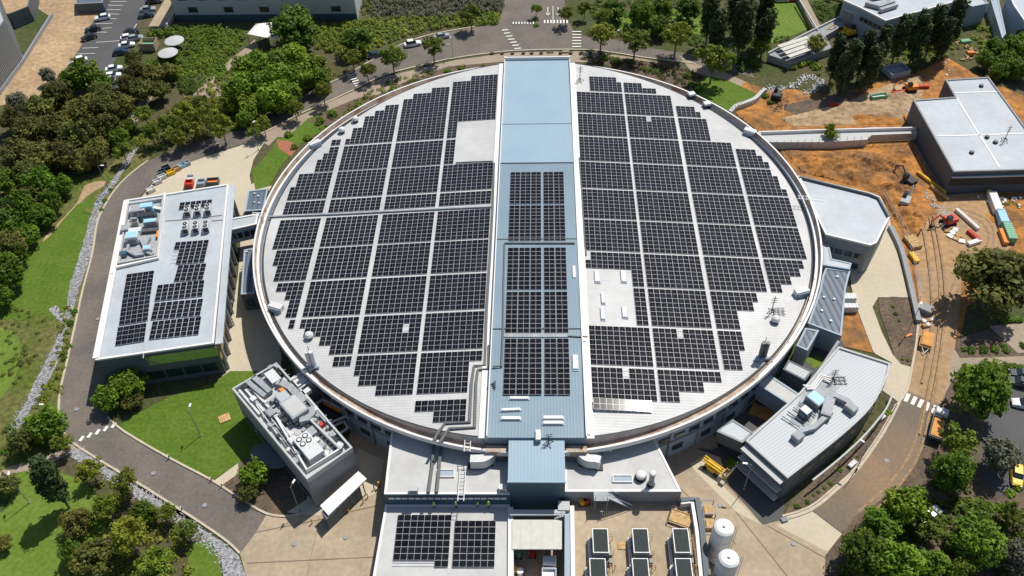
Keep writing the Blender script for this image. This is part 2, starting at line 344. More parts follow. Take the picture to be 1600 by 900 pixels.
# construction ground east
sheet('painted_yard_shade', '1085,700 1112,703 1150,690 1232,745 1222,812 1192,820 1140,760 1125,715', 'asphalt_dark', .03)  # dark asphalt sheet, mostly painting in the curved building's shade
sheet('building_site', '1130,160 1165,128 1200,140 1240,140 1300,150 1440,110 1480,90 1530,120 1600,150 1700,300 1640,340 1600,420 1510,480 1495,560 1445,560 1425,465 1335,420 1280,330 1215,230', 'clay', .012, 1)
sheet('dark_lane_shade', '1425,160 1500,285 1640,285 1640,312 1484,314 1450,270 1432,235 1418,195', 'asphalt_dark', .04)  # dark asphalt sheet that also paints the shadow around the warehouse
sheet('garden_path', '404,72 398,62 384,75 350,100 318,128 302,148 312,158 345,150 345,128 362,104', 'paving', .03)
sheet('garden_path', '200,205 215,190 232,165 240,150 226,148 214,165 200,180 190,200', 'paving', .03)
sheet('grey_dirt_patch', '1225,165 1300,150 1345,145 1300,185 1240,178', 'mulch', .02, 2)
sheet('sandy_ground', '1310,175 1345,150 1440,118 1430,175 1400,190 1345,192', 'sand', .02, 2)
sheet('haul_road', '1425,330 1462,350 1490,385 1502,425 1500,480 1492,540 1486,575 1478,610 1470,632 1416,612 1425,570 1436,480 1430,400', 'haul', .025, 1)
sheet('east_yard', '1500,430 1460,345 1480,305 1540,300 1560,345 1590,380 1560,400 1520,425', 'haul', .035)
sheet('dirt_ground', '1530,300 1640,285 1700,400 1590,400', 'clay', .03)
sheet('east_road', '1416,612 1470,632 1455,690 1442,700 1412,750 1372,785 1335,808 1317,835 1267,797 1305,767 1340,733 1380,676 1405,628', 'dusty', .045)
sheet('concrete_path', '1325,400 1388,335 1417,455 1422,465 1372,465 1363,480 1378,520 1395,555 1410,570 1425,574 1417,610 1403,628 1375,608 1393,567 1365,552 1342,488 1330,445', 'concrete_new', .035)
sheet('dry_garden_bed', '1372,467 1395,464 1422,466 1432,482 1430,545 1424,572 1408,570 1397,557 1385,518 1375,490', 'mulch', .045)
sheet('orange_soil_bed', '1312,470 1342,488 1364,552 1310,540 1300,500', 'clay', .03)
sheet('planting_strip', '1380,655 1388,620 1402,628 1380,676 1340,733 1305,767 1267,797 1222,811 1240,780 1330,700', 'mulch', .03)
sheet('south_east_garden', '1495,530 1650,480 1700,960 1285,960 1290,868 1335,808 1412,750 1445,700 1470,632 1486,575', 'mulch', .008)
sheet('footpath', '1487,540 1500,560 1600,557 1640,560 1640,568 1545,572 1500,575 1478,612 1450,690 1440,700 1472,628 1484,576', 'paving', .03)
sheet('car_park', '1540,650 1560,575 1640,575 1700,760 1560,775 1530,740', 'asphalt_dark', .02)
sheet('car_park', '1545,510 1600,505 1640,520 1640,550 1590,552', 'paving', .02)
for x, y in ((153, 499), (240, 740), (320, 790), (120, 640), (700, 70), (1385, 720), (460, 850), (540, 840), (1240, 850), (1125, 790), (495, 150), (340, 225)):
    q = G(x, y); mbd = MB(); mbd.cyl((q.x, q.y, .0), .38, .15, 14); tag(mbd.build('manhole_cover', M['wall_grey']), 'round iron manhole cover set in the paving', 'manhole cover', 'manhole covers in the road and yard')
# kerbs
def kerb(name, pts, wd=.35, h=.2, m='kerb', closed=False, z=.01):
    P = smooth(GP(pts), 3, False); mb = MB(); mb.strip(P, wd, z, h); return struct(name, mb, M[m])
kerb('kerb', '375,865 355,846 312,816 265,786 217,756 160,722 115,693 100,676 93,655 93,622 98,595 107,557 117,512 130,452 145,395 152,350 165,320 185,291 207,270 232,251')
kerb('kerb', '168,652 195,675 265,716 330,750 380,782 417,803 450,807 478,802')
kerb('kerb', '400,213 432,198 472,177 510,161 555,140 600,118 665,101 712,91 800,80 912,78 960,83 1005,90 1087,100')
kerb('kerb', '742,42 675,54 632,68 600,84 565,104 535,121 505,135 475,151 432,178')
kerb('kerb', '1405,628 1380,676 1340,733 1305,767 1267,797 1222,812', .5)
kerb('kerb', '1400,632 1376,676 1336,732 1301,764 1264,793 1222,807', .3)
kerb('kerb', '1436,475 1432,530 1425,572 1417,610 1405,628')
kerb('kerb', '1366,552 1342,488 1330,445', .3)
# painted markings
mb = MB()
def bar(a, b, wd, m=0): mb.strip([G(*a), G(*b)], wd, .15)
for k in range(5): bar((125+k*12.5, 690-k*5.2), (131+k*12.5, 682-k*5.2), .55)
for k in range(6): bar((1420+k*10.5, 616+k*4.6), (1414+k*10.5, 628+k*4.6), .62)
for k in range(7): bar((541+k*2.3, 116+k*3.2), (551+k*2.3, 113+k*3.2), .45)
for k in range(6): bar((894, 50+k*4.7), (908, 50+k*4.7), .45)
for k in range(7): bar((784+k*3.3, 48+k*4.8), (794+k*3.3, 47+k*4.8), .45)
for k in range(8): bar((802+k*4.5, 35), (802+k*4.5, 38), .35)
for k in range(8): bar((851+k*5, 32), (851+k*5, 37), .4)
bar((864, 10), (864, 38), .15)
for x in (856, 872):
    bar((x, 12), (x, 22), .2); bar((x-3, 21), (x, 25), .25); bar((x+3, 21), (x, 25), .25)
for k, (a, b) in enumerate([((173, 3), (198, 3)), ((169, 9), (193, 9)), ((165, 16), (189, 16)), ((160, 22), (187, 23)), ((156, 30), (182, 30)), ((150, 38), (176, 37)), ((160, 45), (175, 44)), ((152, 51), (168, 51)), ((150, 67), (191, 64)), ((129, 76), (154, 75)), ((121, 85), (149, 84)), ((207, 49), (214, 38))]): bar(a, b, .18)
struct('road_markings', mb, M['white_line'])
mb = MB()
for a, b in (((1200, 822), (1290, 872)), ((1150, 800), (1230, 900)), ((520, 806), (590, 790)), ((500, 806), (480, 900)), ((400, 832), (520, 808)), ((386, 880), (595, 870)), ((1120, 740), (1190, 815)), ((1060, 760), (1150, 850))):
    mb.strip([G(*a), G(*b)], .08, .14)
struct('slab_joints', mb, M['joint'])

# ------------------------------------------------------------ the round building
RB = thing('round_building', 'huge circular research hall with pale roof, white rim and steel blue central spine', 'building')
ZE, X0 = 11.3, .5
def zr(x, off=0.): return ZE-.065*(abs(x-X0)-6)+off
NA = 144
def arc(r, a0, a1, n): return [Vector((r*math.cos(a0+(a1-a0)*i/n), r*math.sin(a0+(a1-a0)*i/n), 0)) for i in range(n+1)]
mb = MB(); mb.lathe((0, 0, 0), [(52.9, 0), (52.9, 9.2)], NA); mb.f = mb.f[:-2]; mb.m = mb.m[:-2]; mb.sm = mb.sm[:-2]
wallo = mb.build('wall', M['wall'], RB)
mb = MB(); prof = [(52.95, 8.9), (54.0, 9.0), (54.0, 9.98), (53.68, 10.0), (53.62, 9.2)]
mb.lathe((0, 0, 0), prof, NA); mb.f = mb.f[:-2]; mb.m = mb.m[:-2]; mb.sm = mb.sm[:-2]
mb.build('parapet', M['rim'], RB)
mb = MB(); vs = []; N2 = 288
for k in range(N2):
    a = 2*math.pi*k/N2; z = min(zr(52.4*math.cos(a))-.45, 9.3)
    vs += [(r*math.cos(a), r*math.sin(a), zz) for r, zz in ((52.3, z), (53.3, z), (53.64, 9.92))]
mb.add(vs, [(3*k+i, 3*k+i+1, (3*k+i+4) % (3*N2), (3*k+i+3) % (3*N2)) for k in range(N2) for i in (0, 1)])
mb.build('gutter', M['rust'], RB)
for sgn, xe, nm in ((-1, -7.0, 'roof'), (1, 7.9, 'roof')):
    a0 = math.acos(xe/52.5); P = []
    A = arc(52.5, a0, 2*math.pi-a0, 90) if sgn < 0 else arc(52.5, -a0, a0, 90)
    mb = MB(); top = [(p.x, p.y, zr(p.x)) for p in A]; n = len(top)
    mb.add(top, [list(range(n))]); mb.add([(x, y, z) for x, y, z in top]+[(x, y, z-2.2) for x, y, z in top], [(i, n+i, n+(i+1) % n, (i+1) % n) for i in range(n)])
    mb.build(nm, M['roof'], RB)
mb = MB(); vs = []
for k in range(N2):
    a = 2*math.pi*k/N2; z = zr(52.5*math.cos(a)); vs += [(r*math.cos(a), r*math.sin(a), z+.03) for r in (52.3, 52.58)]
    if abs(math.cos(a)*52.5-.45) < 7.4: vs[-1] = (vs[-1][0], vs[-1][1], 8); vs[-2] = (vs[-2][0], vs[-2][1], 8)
mb.add(vs, [(2*k, 2*k+1, (2*k+3) % (2*N2), (2*k+2) % (2*N2)) for k in range(N2)]); mb.build('eave_shadow_line', M['dark'], RB)  # dark ring painting the shadow line along the roof edge
# spine roof in sheets, flashings, end fascia
def spz(y): return 12.0-max(0, y-14)*.012-max(0, -30-y)*.012
def spine(y0, y1, m, nm, xa=-7.0, xb=7.9, up=0.):
    mb = MB(); z0, z1 = spz(y0)+up, spz(y1)+up
    vs = [(xa, y0, z0), (xb, y0, z0), (xb, y1, z1), (xa, y1, z1)]
    mb.add(vs+[(x, y, 9.0) for x, y, z in vs], [(0, 1, 2, 3), (0, 4, 5, 1), (1, 5, 6, 2), (2, 6, 7, 3), (3, 7, 4, 0)]); return mb.build(nm, M[m], RB)
spine(-52.3, -30.8, 'blue', 'spine_roof'); spine(-30.75, -8.9, 'blue', 'spine_roof', up=.06); spine(-8.85, 13.6, 'blue', 'spine_roof')
spine(13.65, 52.4, 'blue_pale_sunlit', 'spine_roof', up=.12)  # the north section's brighter sunlight is painted in as paler blue
mb = MB()
for x in (-7.75, 8.65): mb.add([], []); mb.obox((x, -.2, 11.16), 1.35 if x < 0 else 1.2, 103.8, .14)
mb.build('flashing', M['rim'], RB)
mb = MB()
for x in (-7.08, 8.0): mb.obox((x, -.2, 11.3), .16, 104.2, 1.0)
mb.build('spine_capping', M['rim'], RB)
mb = MB()
for y in (27.0, 13.62, -8.87, -30.78): mb.obox((.45, y, spz(y)-.02), 14.8, .12, .2)
mb.build('sheet_lap', M['pipe'], RB)
mb = MB(); mb.obox((.45, 52.6, 9.2), 15.4, .3, 3.2); mb.obox((.45, 54.1, 9.0), 15.4, .5, 2.1); mb.obox((-7.1, 53.2, 9.0), .3, 2.2, 2.6); mb.obox((8.0, 53.2, 9.0), .3, 2.2, 2.6)
mb.build('north_parapet', M['rim'], RB)
mb = MB(); mb.obox((.45, 53.3, 9.0), 14.9, 1.2, 1.3); mb.build('north_gutter', M['blue'], RB)
for gx, gw_ in ((-4.8, 5.2), (6.5, 3.2)): mb = MB(); mb.obox((gx, -53.1, 8.7), gw_, 1.2, 1.3); mb.build('south_gutter', M['rust'], RB)
# projecting front bay
bx0, bx1 = G(795, 690, 11).x, G(882, 690, 11).x; by0, by1 = G(840, 752, 10.4).y, -52.3
mb = MB(); mb.add([(bx0, by0, 10.4), (bx1, by0, 10.4), (bx1, by1, 11.3), (bx0, by1, 11.3)], [(0, 1, 2, 3)])
mb.obox(((bx0+bx1)/2, by0-.1, 10.2), bx1-bx0+.2, .25, .28); mb.build('bay_roof', M['blue_pale_sunlit'], RB)
mb = MB(); mb.prism([Vector((bx0, by0, 0)), Vector((bx1, by0, 0)), Vector((bx1, by1, 0)), Vector((bx0, by1, 0))], 0, 10.35); mb.build('bay_wall', M['wall_navy'], RB)
mb = MB(); mb.prism([Vector((-6.9, -51, 0)), Vector((-6.9, -53.6, 0)), Vector((7.8, -53.6, 0)), Vector((7.8, -51, 0))], 0, 8.7); mb.build('bay_return', M['wall_dark'], RB)
# facade windows
for a in list(range(202, 246, 3))+list(range(293, 341, 3)):
    for z, h in ((5.3, .9),) if a % 2 else ((5.3, .9), (1.8, 1.2)):
        a_ = R(a); c = (53.0*math.cos(a_), 53.0*math.sin(a_), z); mb = MB()
        mb.obox(c, .18, 1.9, h, a_, 0); mb.obox((53.12*math.cos(a_), 53.12*math.sin(a_), z+.08), .06, 1.75, h-.16, a_, 1)
        mb.build('window', [M['wall_dark'], M['glass']], RB)
mb = MB()
for a in range(198, 345, 6):
    a_ = R(a); mb.obox((53.05*math.cos(a_), 53.05*math.sin(a_), 0), .3, .12, 9.0, a_)
for z in (4.4, 7.6):
    P = arc(53.02, R(195), R(345), 80); mb.strip(P, .12, z, .15)
mb.build('cladding_joint', M['wall_grey'], RB)

# ------------------------------------------------------------ solar arrays
def panel_mesh(name, wx, wy, split):
    mb = MB(); mb.obox((0, 0, 0), wx, wy, .035, 0, 0); z = .037; e = .017
    if split == 'y':
        for y in (-wy/4, wy/4): mb.add([(-wx/2+e, y-wy/4+e, z), (wx/2-e, y-wy/4+e, z), (wx/2-e, y+wy/4-e, z), (-wx/2+e, y+wy/4-e, z)], [(0, 1, 2, 3)], 1)
        mb.add([(-.008, -wy/2+e, z+.002), (.008, -wy/2+e, z+.002), (.008, wy/2-e, z+.002), (-.008, wy/2-e, z+.002)], [(0, 1, 2, 3)], 2)
    else:
        for x in (-wx/4, wx/4): mb.add([(x-wx/4+e*.7, -wy/2+e, z), (x+wx/4-e*.7, -wy/2+e, z), (x+wx/4-e*.7, wy/2-e, z), (x-wx/4+e*.7, wy/2-e, z)], [(0, 1, 2, 3)], 1)
    me = bpy.data.meshes.new(name); me.from_pydata(mb.v, [], mb.f)
    for m in ('alu', 'pv', 'pv_gap'): me.materials.append(M[m])
    me.polygons.foreach_set('material_index', mb.m); me.update(); return me
PM = panel_mesh('solar_panel', 1.0, 2.0, 'y'); PL = panel_mesh('solar_panel_wide', 1.95, .99, 'x')
ORD = ['first', 'second', 'third', 'fourth', 'fifth', 'sixth', 'seventh', 'eighth', 'ninth', 'tenth', 'eleventh', 'twelfth']
def array(label, group, xs, ys, cells, pz, roty=0., rotx=0., mesh=None, base=(1.0, 2.07)):
    """xs: x of column centres, ys: y of row centres, cells: set of (col,row); pz(x) roof height"""
    cx = sum(xs)/len(xs); cy = sum(ys)/len(ys); e = thing('solar_array', label, 'solar array', (cx, cy, pz(cx)+.12), group)
    e.rotation_euler = (rotx, roty, 0)
    py = abs(ys[1]-ys[0]) if len(ys) > 1 else base[1]; k = 1/math.cos(roty)
    for c, r in cells:
        o = bpy.data.objects.new('solar_panel', mesh or PM); C.objects.link(o); o.parent = e
        o.location = ((xs[c]-cx)*k, ys[r]-cy, 0); o.scale = (1, (py-.035)/2.0 if mesh is None else (py-.03)/.99, 1)
    mb = MB(); rr = sorted({r for c, r in cells})
    for r in rr:
        cs = [c for c, r2 in cells if r2 == r]; xa = (xs[min(cs)]-cx)*k-.6; xb = (xs[max(cs)]-cx)*k+.6
        for dy in (-.28, .28): mb.obox(((xa+xb)/2, ys[r]-cy+dy*py, -.1), xb-xa, .05, .09)
    ro = mb.build('mounting_rail', M['alu']); ro.parent = e
    return e
yb = dict(A=(47.3, 32.15), B=(31.9, 24.2), C=(23.55, 15.35), D=(14.95, 6.65), E=(6.1, 2.25), F=(.7, -7.55), G=(-7.95, -16.2), H=(-16.75, -25.4), I=(-25.95, -34.3), J=(-34.8, -43.3), K=(-44.6, -48.9))
F10 = (0, 10)
# per block: list of rows, each (first column, count) counted from the east end going west for the left half
LL = {1: dict(A=[(0, 6)]+[F10]*7, B=[F10]+[(8, 2)]*3, C=[(8, 2)]*4, D=[F10]*4, E=[F10]*2, F=[F10]*4, G=[F10]*4, H=[F10]*4, I=[F10]*4, J=[F10]+[(2, 8)]*3, K=[(2, 8), (2, 5)]),
      2: dict(A=[None, None, (0, 4), (0, 8)]+[F10]*4, B=[F10]*4, C=[F10]*4, D=[F10]*4, E=[F10]*2, F=[F10]*4, G=[F10]*4, H=[F10]*4, I=[F10]*4, J=[F10, F10, (0, 9), (0, 6)]),
      3: dict(A=[None]*5+[(0, 3), (0, 5), (0, 7)], B=[(0, 7), (0, 9), (0, 9), F10], C=[F10]*4, D=[F10]*4, E=[F10]*2, F=[F10]*4, G=[F10]*4, H=[F10]*4, I=[F10, (0, 9), (0, 6), (0, 4)], J=[(0, 3)]),
      4: dict(B=[None]*3+[(0, 2)], C=[(0, 2), (0, 3), (0, 4), (0, 4)], D=[(0, 7), (0, 7), (0, 8), (0, 8)], E=[(0, 8)]*2, F=[(0, 8)]*4, G=[(0, 7), (0, 7), (0, 6), (0, 6)], H=[(0, 5), (0, 3), (0, 2), (0, 2)], I=[(0, 1)])}
xL = {1: -8.55, 2: -19.45, 3: -30.55, 4: -42.0}
for g, D_ in LL.items():
    for j, (b, rows) in enumerate(D_.items()):
        y0, y1 = yb[b]; nr = {'A': 8, 'E': 2, 'K': 2}.get(b, 4); p = (y0-y1)/nr
        px = 1.045 if g == 3 else 1.03
        xs = [xL[g]-px*(i+.5) for i in range(10)]; ys = [y0-p*(i+.5) for i in range(nr)]
        cells = [(c, r) for r, q in enumerate(rows) if q for c in range(q[0], q[0]+q[1]) if not (g == 2 and b == 'I' and (c, r) == (2, 1))]
        lb = 'dark solar block on left roof half, %s column from blue spine, %s from top' % (ORD[g-1], ORD[j])
        array(lb, 'solar arrays on the left half of the round roof', xs, ys, cells, zr, roty=-math.atan(.065))
yb2 = dict(P=(46.3, 40.6), Q=(39.95, 32.2), R=(31.65, 24.0), S=(23.5, 15.45), T=(15.0, 6.85), U=(6.4, -2.1), V=(-2.5, -10.95), W=(-11.4, -19.75), X=(-20.15, -28.85), Y=(-29.35, -37.75), Z=(-38.28, -44.7))
RRr = {1: dict(P=[(3, 6), (3, 7), (3, 7)], Q=[F10]*4, R=[F10]*4, S=[F10]*4, T=[F10]*4, U=[F10]*4, V=[F10]*4, W=[(1, 9), F10, (8, 2), (8, 2)], X=[(8, 2)]*4, Y=[F10]*4, Z=[F10]*3),
      2: dict(P=[None, (0, 4), (0, 7)], Q=[F10]*4, R=[F10]*4, S=[F10]*4, T=[F10]*4, U=[F10]*4, V=[F10]*4, W=[F10]*4, X=[F10]*4, Y=[F10]*4, Z=[F10, (0, 7), (0, 3)]),
      3: dict(Q=[None, None, (0, 4), (0, 5)], R=[(0, 6)]*4, S=[F10]*4, T=[F10]*4, U=[F10]*4, V=[F10]*4, W=[F10]*4, X=[(0, 8), (0, 7), (0, 4), (0, 4)], Y=[(0, 4), (0, 4), (0, 3), (0, 3)]),
      4: dict(S=[None, (0, 4), (0, 5), (0, 6)], T=[(0, 6), (0, 7), (0, 7), (0, 8)], U=[(0, 8)]*4, V=[(0, 8)]*4, W=[(0, 7), (0, 6), (0, 4), (0, 2)])}
xR = {1: 9.25, 2: 20.05, 3: 31.1, 4: 42.1}
miss = {(2, 'R', 4, 0), (1, 'Z', 5, 0), (2, 'Y', 4, 0)}
for g, D_ in RRr.items():
    for j, (b, rows) in enumerate(D_.items()):
        y0, y1 = yb2[b]; nr = len(rows); p = (y0-y1)/nr
        xs = [xR[g]+1.03*(i+.5) for i in range(10)]; ys = [y0-p*(i+.5) for i in range(nr)]
        cells = [(c, r) for r, q in enumerate(rows) if q for c in range(q[0], q[0]+q[1]) if (g, b, c, r) not in miss]
        lb = 'dark solar block on right roof half, %s column from blue spine, %s from top' % (ORD[g-1], ORD[j])
        array(lb, 'solar arrays on the right half of the round roof', xs, ys, cells, zr, roty=math.atan(.065))
# the row catching the sun: tilted so that it mirrors it
p0 = Vector((22.8, -45.9, 10.8)); hv = ((CAM-p0).normalized()+sd).normalized()
e = array('short solar row mirroring the sun, below all blocks right of blue spine', 'solar arrays on the right half of the round roof', [9.3+1.03*(i+.5) for i in range(9)], [-45.95], [(i, 0) for i in range(9)], zr)
GLINT = e; e.rotation_euler = (-math.asin(hv.y), math.atan2(hv.x, hv.z), 0); e.location.z += .45
# spine arrays
sx = [G(797.5, 270, 12).x, G(845.8, 270, 12).x, G(848.5, 270, 12).x, G(881, 270, 12).x]
pw = (sx[1]-sx[0])/3; xs5 = [sx[0]+pw*(i+.5) for i in range(3)]+[sx[2]+(sx[3]-sx[2])/2*(i+.5) for i in range(2)]
for k, (a, b, nr) in enumerate(((269, 318.5, 10), (321, 376.5, 10), (387, 453, 10), (456, 520.5, 9), (529, 616.5, 11))):
    y0, y1 = G(840, a, 12.1).y, G(840, b, 12.1).y; p = (y0-y1)/nr; ys = [y0-p*(i+.5) for i in range(nr)]
    for half, cols in (('wider left', (0, 1, 2)), ('narrower right', (3, 4))):
        array('%s solar block on blue spine, %s pair from the top' % (half, ORD[k]), 'solar arrays on the blue spine', [xs5[c] for c in cols], ys, [(c, r) for c in range(len(cols)) for r in range(nr)], lambda x: 12.02 if k != 4 else 11.98, mesh=PL)
# ------------------------------------------------------------ other buildings
def win_row(par, a, b, z0, h, n, wd=None, m='glass', margin=.5, nm='window'):
    """n windows along the wall a-b (seen from outside, left to right is a to b)"""
    d = (b-a); d.z = 0; L = d.length; d.normalize(); no = Vector((d.y, -d.x, 0)); ang = math.atan2(d.y, d.x)
    pitch = (L-2*margin)/n; wd = wd or pitch*.8
    for k in range(n):
        c = a+d*(margin+pitch*(k+.5)); mb = MB(); c0 = c+no*.03
        mb.obox((c0.x, c0.y, z0), wd, .14, h, ang, 0); c1 = c+no*.075; mb.obox((c1.x, c1.y, z0+.08), wd-.16, .08, h-.16, ang, 1)
        mb.build(nm, [M['wall_dark'], M[m]], par)
def bld(name, label, roofpx, z, wall='wall_pale', roof='roof_cool', par='rim', ph=.5, pw=.35, z0=0., cat='building', sm=0):
    P = ccw(GP(roofpx, z)); 
    if sm: P = ccw(smooth(P, sm))
    c = sum(P, Vector((0, 0, 0)))/len(P); c.z = z0
    e = thing(name, label, cat, c)
    mb = MB(); mb.prism(P, z0, z-ph-.05, top=False); mb.build('wall', M[wall], e)
    mb = MB(); mb.sheet(P, z-ph); mb.build('roof', M[roof], e)
    if ph: mb = MB(); mb.ring(P, z-ph-.1, z, pw); mb.build('parapet', M[par], e)
    return e, P
def edge(P, px, py, px2, py2, z):
    """footprint edge given by two picture points on the roof outline"""
    return G(px, py, z), G(px2, py2, z)
def seam(par, pxs, z, wd=.1, h=.06, m='rim', nm='roof_joint'):
    mb = MB(); mb.strip(GP(pxs, z), wd, z, h); return mb.build(nm, M[m], par)

# west building
ZW = 8.4
WB, P = bld('office_building', 'long white roofed building with solar panels left of the round building', '196,312 262,302 357,287 333.7,536 148.7,562.5', ZW, 'wall_dark', 'roof_cool', ph=.3)
a, b = G(333.7, 536, ZW), G(357, 287, ZW); win_row(WB, a, b, 4.9, 1.8, 12); win_row(WB, a, b, 1.0, 2.3, 10, m='glass')
mb = MB(); d = (b-a).normalized(); no = Vector((d.y, -d.x, 0)); ang = math.atan2(d.y, d.x)
for k in range(16):
    c = a+d*(1+k*3.4)+no*.35
    if 1+k*3.4 < (b-a).length-1: mb.obox((c.x, c.y, 0), .18, .55, 7.6, ang)
mb.build('fin', M['wall_pale'], WB)
mb = MB(); c = a+(b-a)*.12+no*.2; mb.obox((c.x, c.y, 4.0), 11, .3, 3.6, ang); mb.build('cladding_panel', M['timber'], WB)
a, b = G(148.7, 562.5, ZW), G(333.7, 536, ZW); d = (b-a).normalized()
win_row(WB, a+d*8.5, b-d*.4, 5.0, 2.5, 1, 12.2, 'glass_mirror', nm='mirror_window'); win_row(WB, a, b, 1.2, 2.2, 6, 3)
mb = MB(); mb.strip([G(150, 560, ZW), G(198, 313, ZW)], 1.1, ZW-.1, .25); mb.build('roof_edge', M['rim'], WB)
mb = MB(); mb.strip([G(341, 535, ZW), G(362, 287, ZW)], 1.3, ZW-.5, .15); mb.build('roof_edge', M['roof_cool'], WB)
seam(WB, '258,304 252,350 247,405 180,420 176,430', ZW-.2, .5, .5, 'rim', 'plant_screen'); 
mb = MB(); mb.ring(GP('201,322 258,313 248,404 186,416', ZW-.25), ZW-.2, ZW+.55, .3); mb.build('plant_screen', M['wall_pale'], WB)
mb = MB(); mb.sheet(GP('203,324 256,315 246,403 189,414', ZW-.2), ZW-.2); mb.build('plant_deck', M['grey_box'], WB)
for q in ('258,345 285,343 347,336', '236,425 224,560', '331,345 350,343'): seam(WB, q, ZW-.2, .12, .12, 'wall_pale')
# panels on the west building
wa = (G(357, 287, ZW)-G(333.7, 536, ZW)); WA = math.atan2(wa.y, wa.x)-R(90)
def flat_array(label, group, p0, z, ang, nc, nr, cells=None, pitch=(1.03, 1.95), mesh=None, tilt=0.):
    """p0: world point of the far left corner"""
    e = thing('solar_array', label, 'solar array', (p0.x, p0.y, z+.12), group); e.rotation_euler = (tilt, 0, ang)
    cells = cells or [(c, r) for c in range(nc) for r in range(nr)]
    for c, r in cells:
        o = bpy.data.objects.new('solar_panel', mesh or PM); C.objects.link(o); o.parent = e; o.location = ((c+.5)*pitch[0], -(r+.5)*pitch[1], 0)
        o.scale = (1, (pitch[1]-.05)/2.0, 1) if mesh is None else ((pitch[0]-.04)/1.95, (pitch[1]-.03)/.99, 1)
    mb = MB()
    for r in range(nr):
        for dy in (.25, .75): mb.obox((nc*pitch[0]/2, -(r+dy)*pitch[1], -.1), nc*pitch[0], .05, .09)
    m = mb.build('mounting_rail', M['alu']); m.parent = e
    return e
def fit(px0, px1, px2, nc, nr, z):
    p0, p1, p2 = G(*px0, z), G(*px1, z), G(*px2, z); a = p1-p0; b = p2-p0
    return p0, math.atan2(a.y, a.x), (a.length/nc, abs(b.length)/nr)
gw = 'solar arrays on the office roof left of the round building'
for lb, q0, q1, q2, nc, nr, cells in (
        ('short single row of six solar panels above the roof units, office roof', (281, 316), (332, 311), (280, 327), 6, 1, None),
        ('upper right solar block with one extra panel at its left, office roof', (274, 378), (327, 374), (273, 412), 6, 3, [(c, r) for c in range(6) for r in range(3) if not (c == 0 and r)]),
        ('middle right solar block in two rows, office roof left of round building', (278, 414), (323, 411), (275, 439), 5, 2, None),
        ('wide right solar block starting beyond the joint, office roof', (246, 445), (320, 437), (243, 470), 8, 2, None),
        ('wide right solar block second from the bottom, office roof', (241, 473), (318, 466), (238, 499), 8, 2, None),
        ('wide right solar block at the bottom, office roof', (238, 502), (315, 494), (234, 530), 8, 2, None),
        ('left solar block at the top, office roof left of round building', (198, 428), (241, 422), (192, 466), 5, 3, None),
        ('left solar block in the middle, office roof left of round building', (191, 468), (235, 461), (186, 508), 5, 3, None),
        ('left solar block at the bottom, office roof left of round building', (184, 511), (229, 504), (178, 540), 5, 2, None)):
    p0, an, pt = fit(q0, q1, q2, nc, nr, ZW); flat_array(lb, gw, p0, ZW-.2, an, nc, nr, cells, pt)
# air conditioners with two fans
def ac_unit(dx=1.1, dy=2.1, dz=1.5, fans=2, nm='air_conditioner', m='duct_white'):
    e = thing(nm, 'x', 'air conditioner'); mb = MB(); mb.obox((0, 0, .1), dx, dy, dz-.1); mb.obox((0, 0, 0), dx*.8, dy*.9, .1); mb.build('casing', M[m], e, .03)
    mb = MB(); mb.obox((0, -dy/2-.02, .3), dx*.85, .04, dz*.65); mb.build('grille', M['dark'], e)
    for k in range(fans):
        y = (k-(fans-1)/2)*dy/fans; mb = MB(); mb.cyl((0, y, dz), min(dx, dy/fans)*.42, .08, 14, 0); mb.cyl((0, y, dz+.081), min(dx, dy/fans)*.3, .01, 12, 1); mb.cyl((0, y, dz+.09), .12, .03, 8, 2); mb.build('fan', [M['dark'], M['fan'], M['alu']], e)
    return e
AC = ac_unit()
nm3 = ('left', 'middle', 'right')
for r, (y, row) in enumerate(((334, 'far'), (361, 'near'))):
    for k, x in enumerate((295, 311, 327)):
        place(AC, G(x-r*3, y-k*1.2, ZW-.2), WA, '%s two fan air conditioner in the %s row on the office roof' % (nm3[k], row), 'air conditioners on the office roof')
def boxy(nm, lb, cat, px, py, z, dx, dy, dz, a, m, lid=None, grp=None):
    p = G(px, py, z); e = thing(nm, lb, cat, p, grp); e.rotation_euler = (0, 0, a)
    mb = MB(); mb.obox((0, 0, .12), dx, dy, dz-.12); o = mb.build('casing', M[m]); o.parent = e
    if dx > .5:
        mb = MB()
        for sx_ in (-1, 1): mb.obox((sx_*dx*.35, 0, 0), .12, dy*.96, .12)
        o = mb.build('skid', M['dark']); o.parent = e
    if lid: mb = MB(); mb.obox((0, 0, dz+.002), dx*.86, dy*.86, .06); o = mb.build('lid', M[lid]); o.parent = e
    mb = MB(); mb.obox((0, -dy/2-.015, dz*.25), dx*.6, .03, dz*.45); o = mb.build('access_panel', M['wall_grey']); o.parent = e
    return e
def run(nm, lb, cat, pts, z, wd, h, m, grp=None, lift=.25, legs=True):
    P = GP(pts, z); c = P[0]; e = thing(nm, lb, cat, (c.x, c.y, z), grp)
    mb = MB(); mb.strip(P, wd, z+lift, h); mb.build('channel', M[m], e)
    if legs:
        mb = MB()
        for i in range(len(P)-1):
            L = (P[i+1]-P[i]).length; n = max(1, int(L/4))
            for k in range(n): q = P[i].lerp(P[i+1], (k+.5)/n); mb.obox((q.x, q.y, z), .12, .12, lift)
        mb.build('support', M['dark'], e)
    return e
def pipe(nm, lb, cat, pts, z, r, m, grp=None):
    P = [Vector((p.x, p.y, z)) for p in GP(pts, z)]; mb = MB(); mb.tube(P, r, 8); return tag(mb.build(nm, M[m]), lb, cat, grp)
WP = ZW-.2
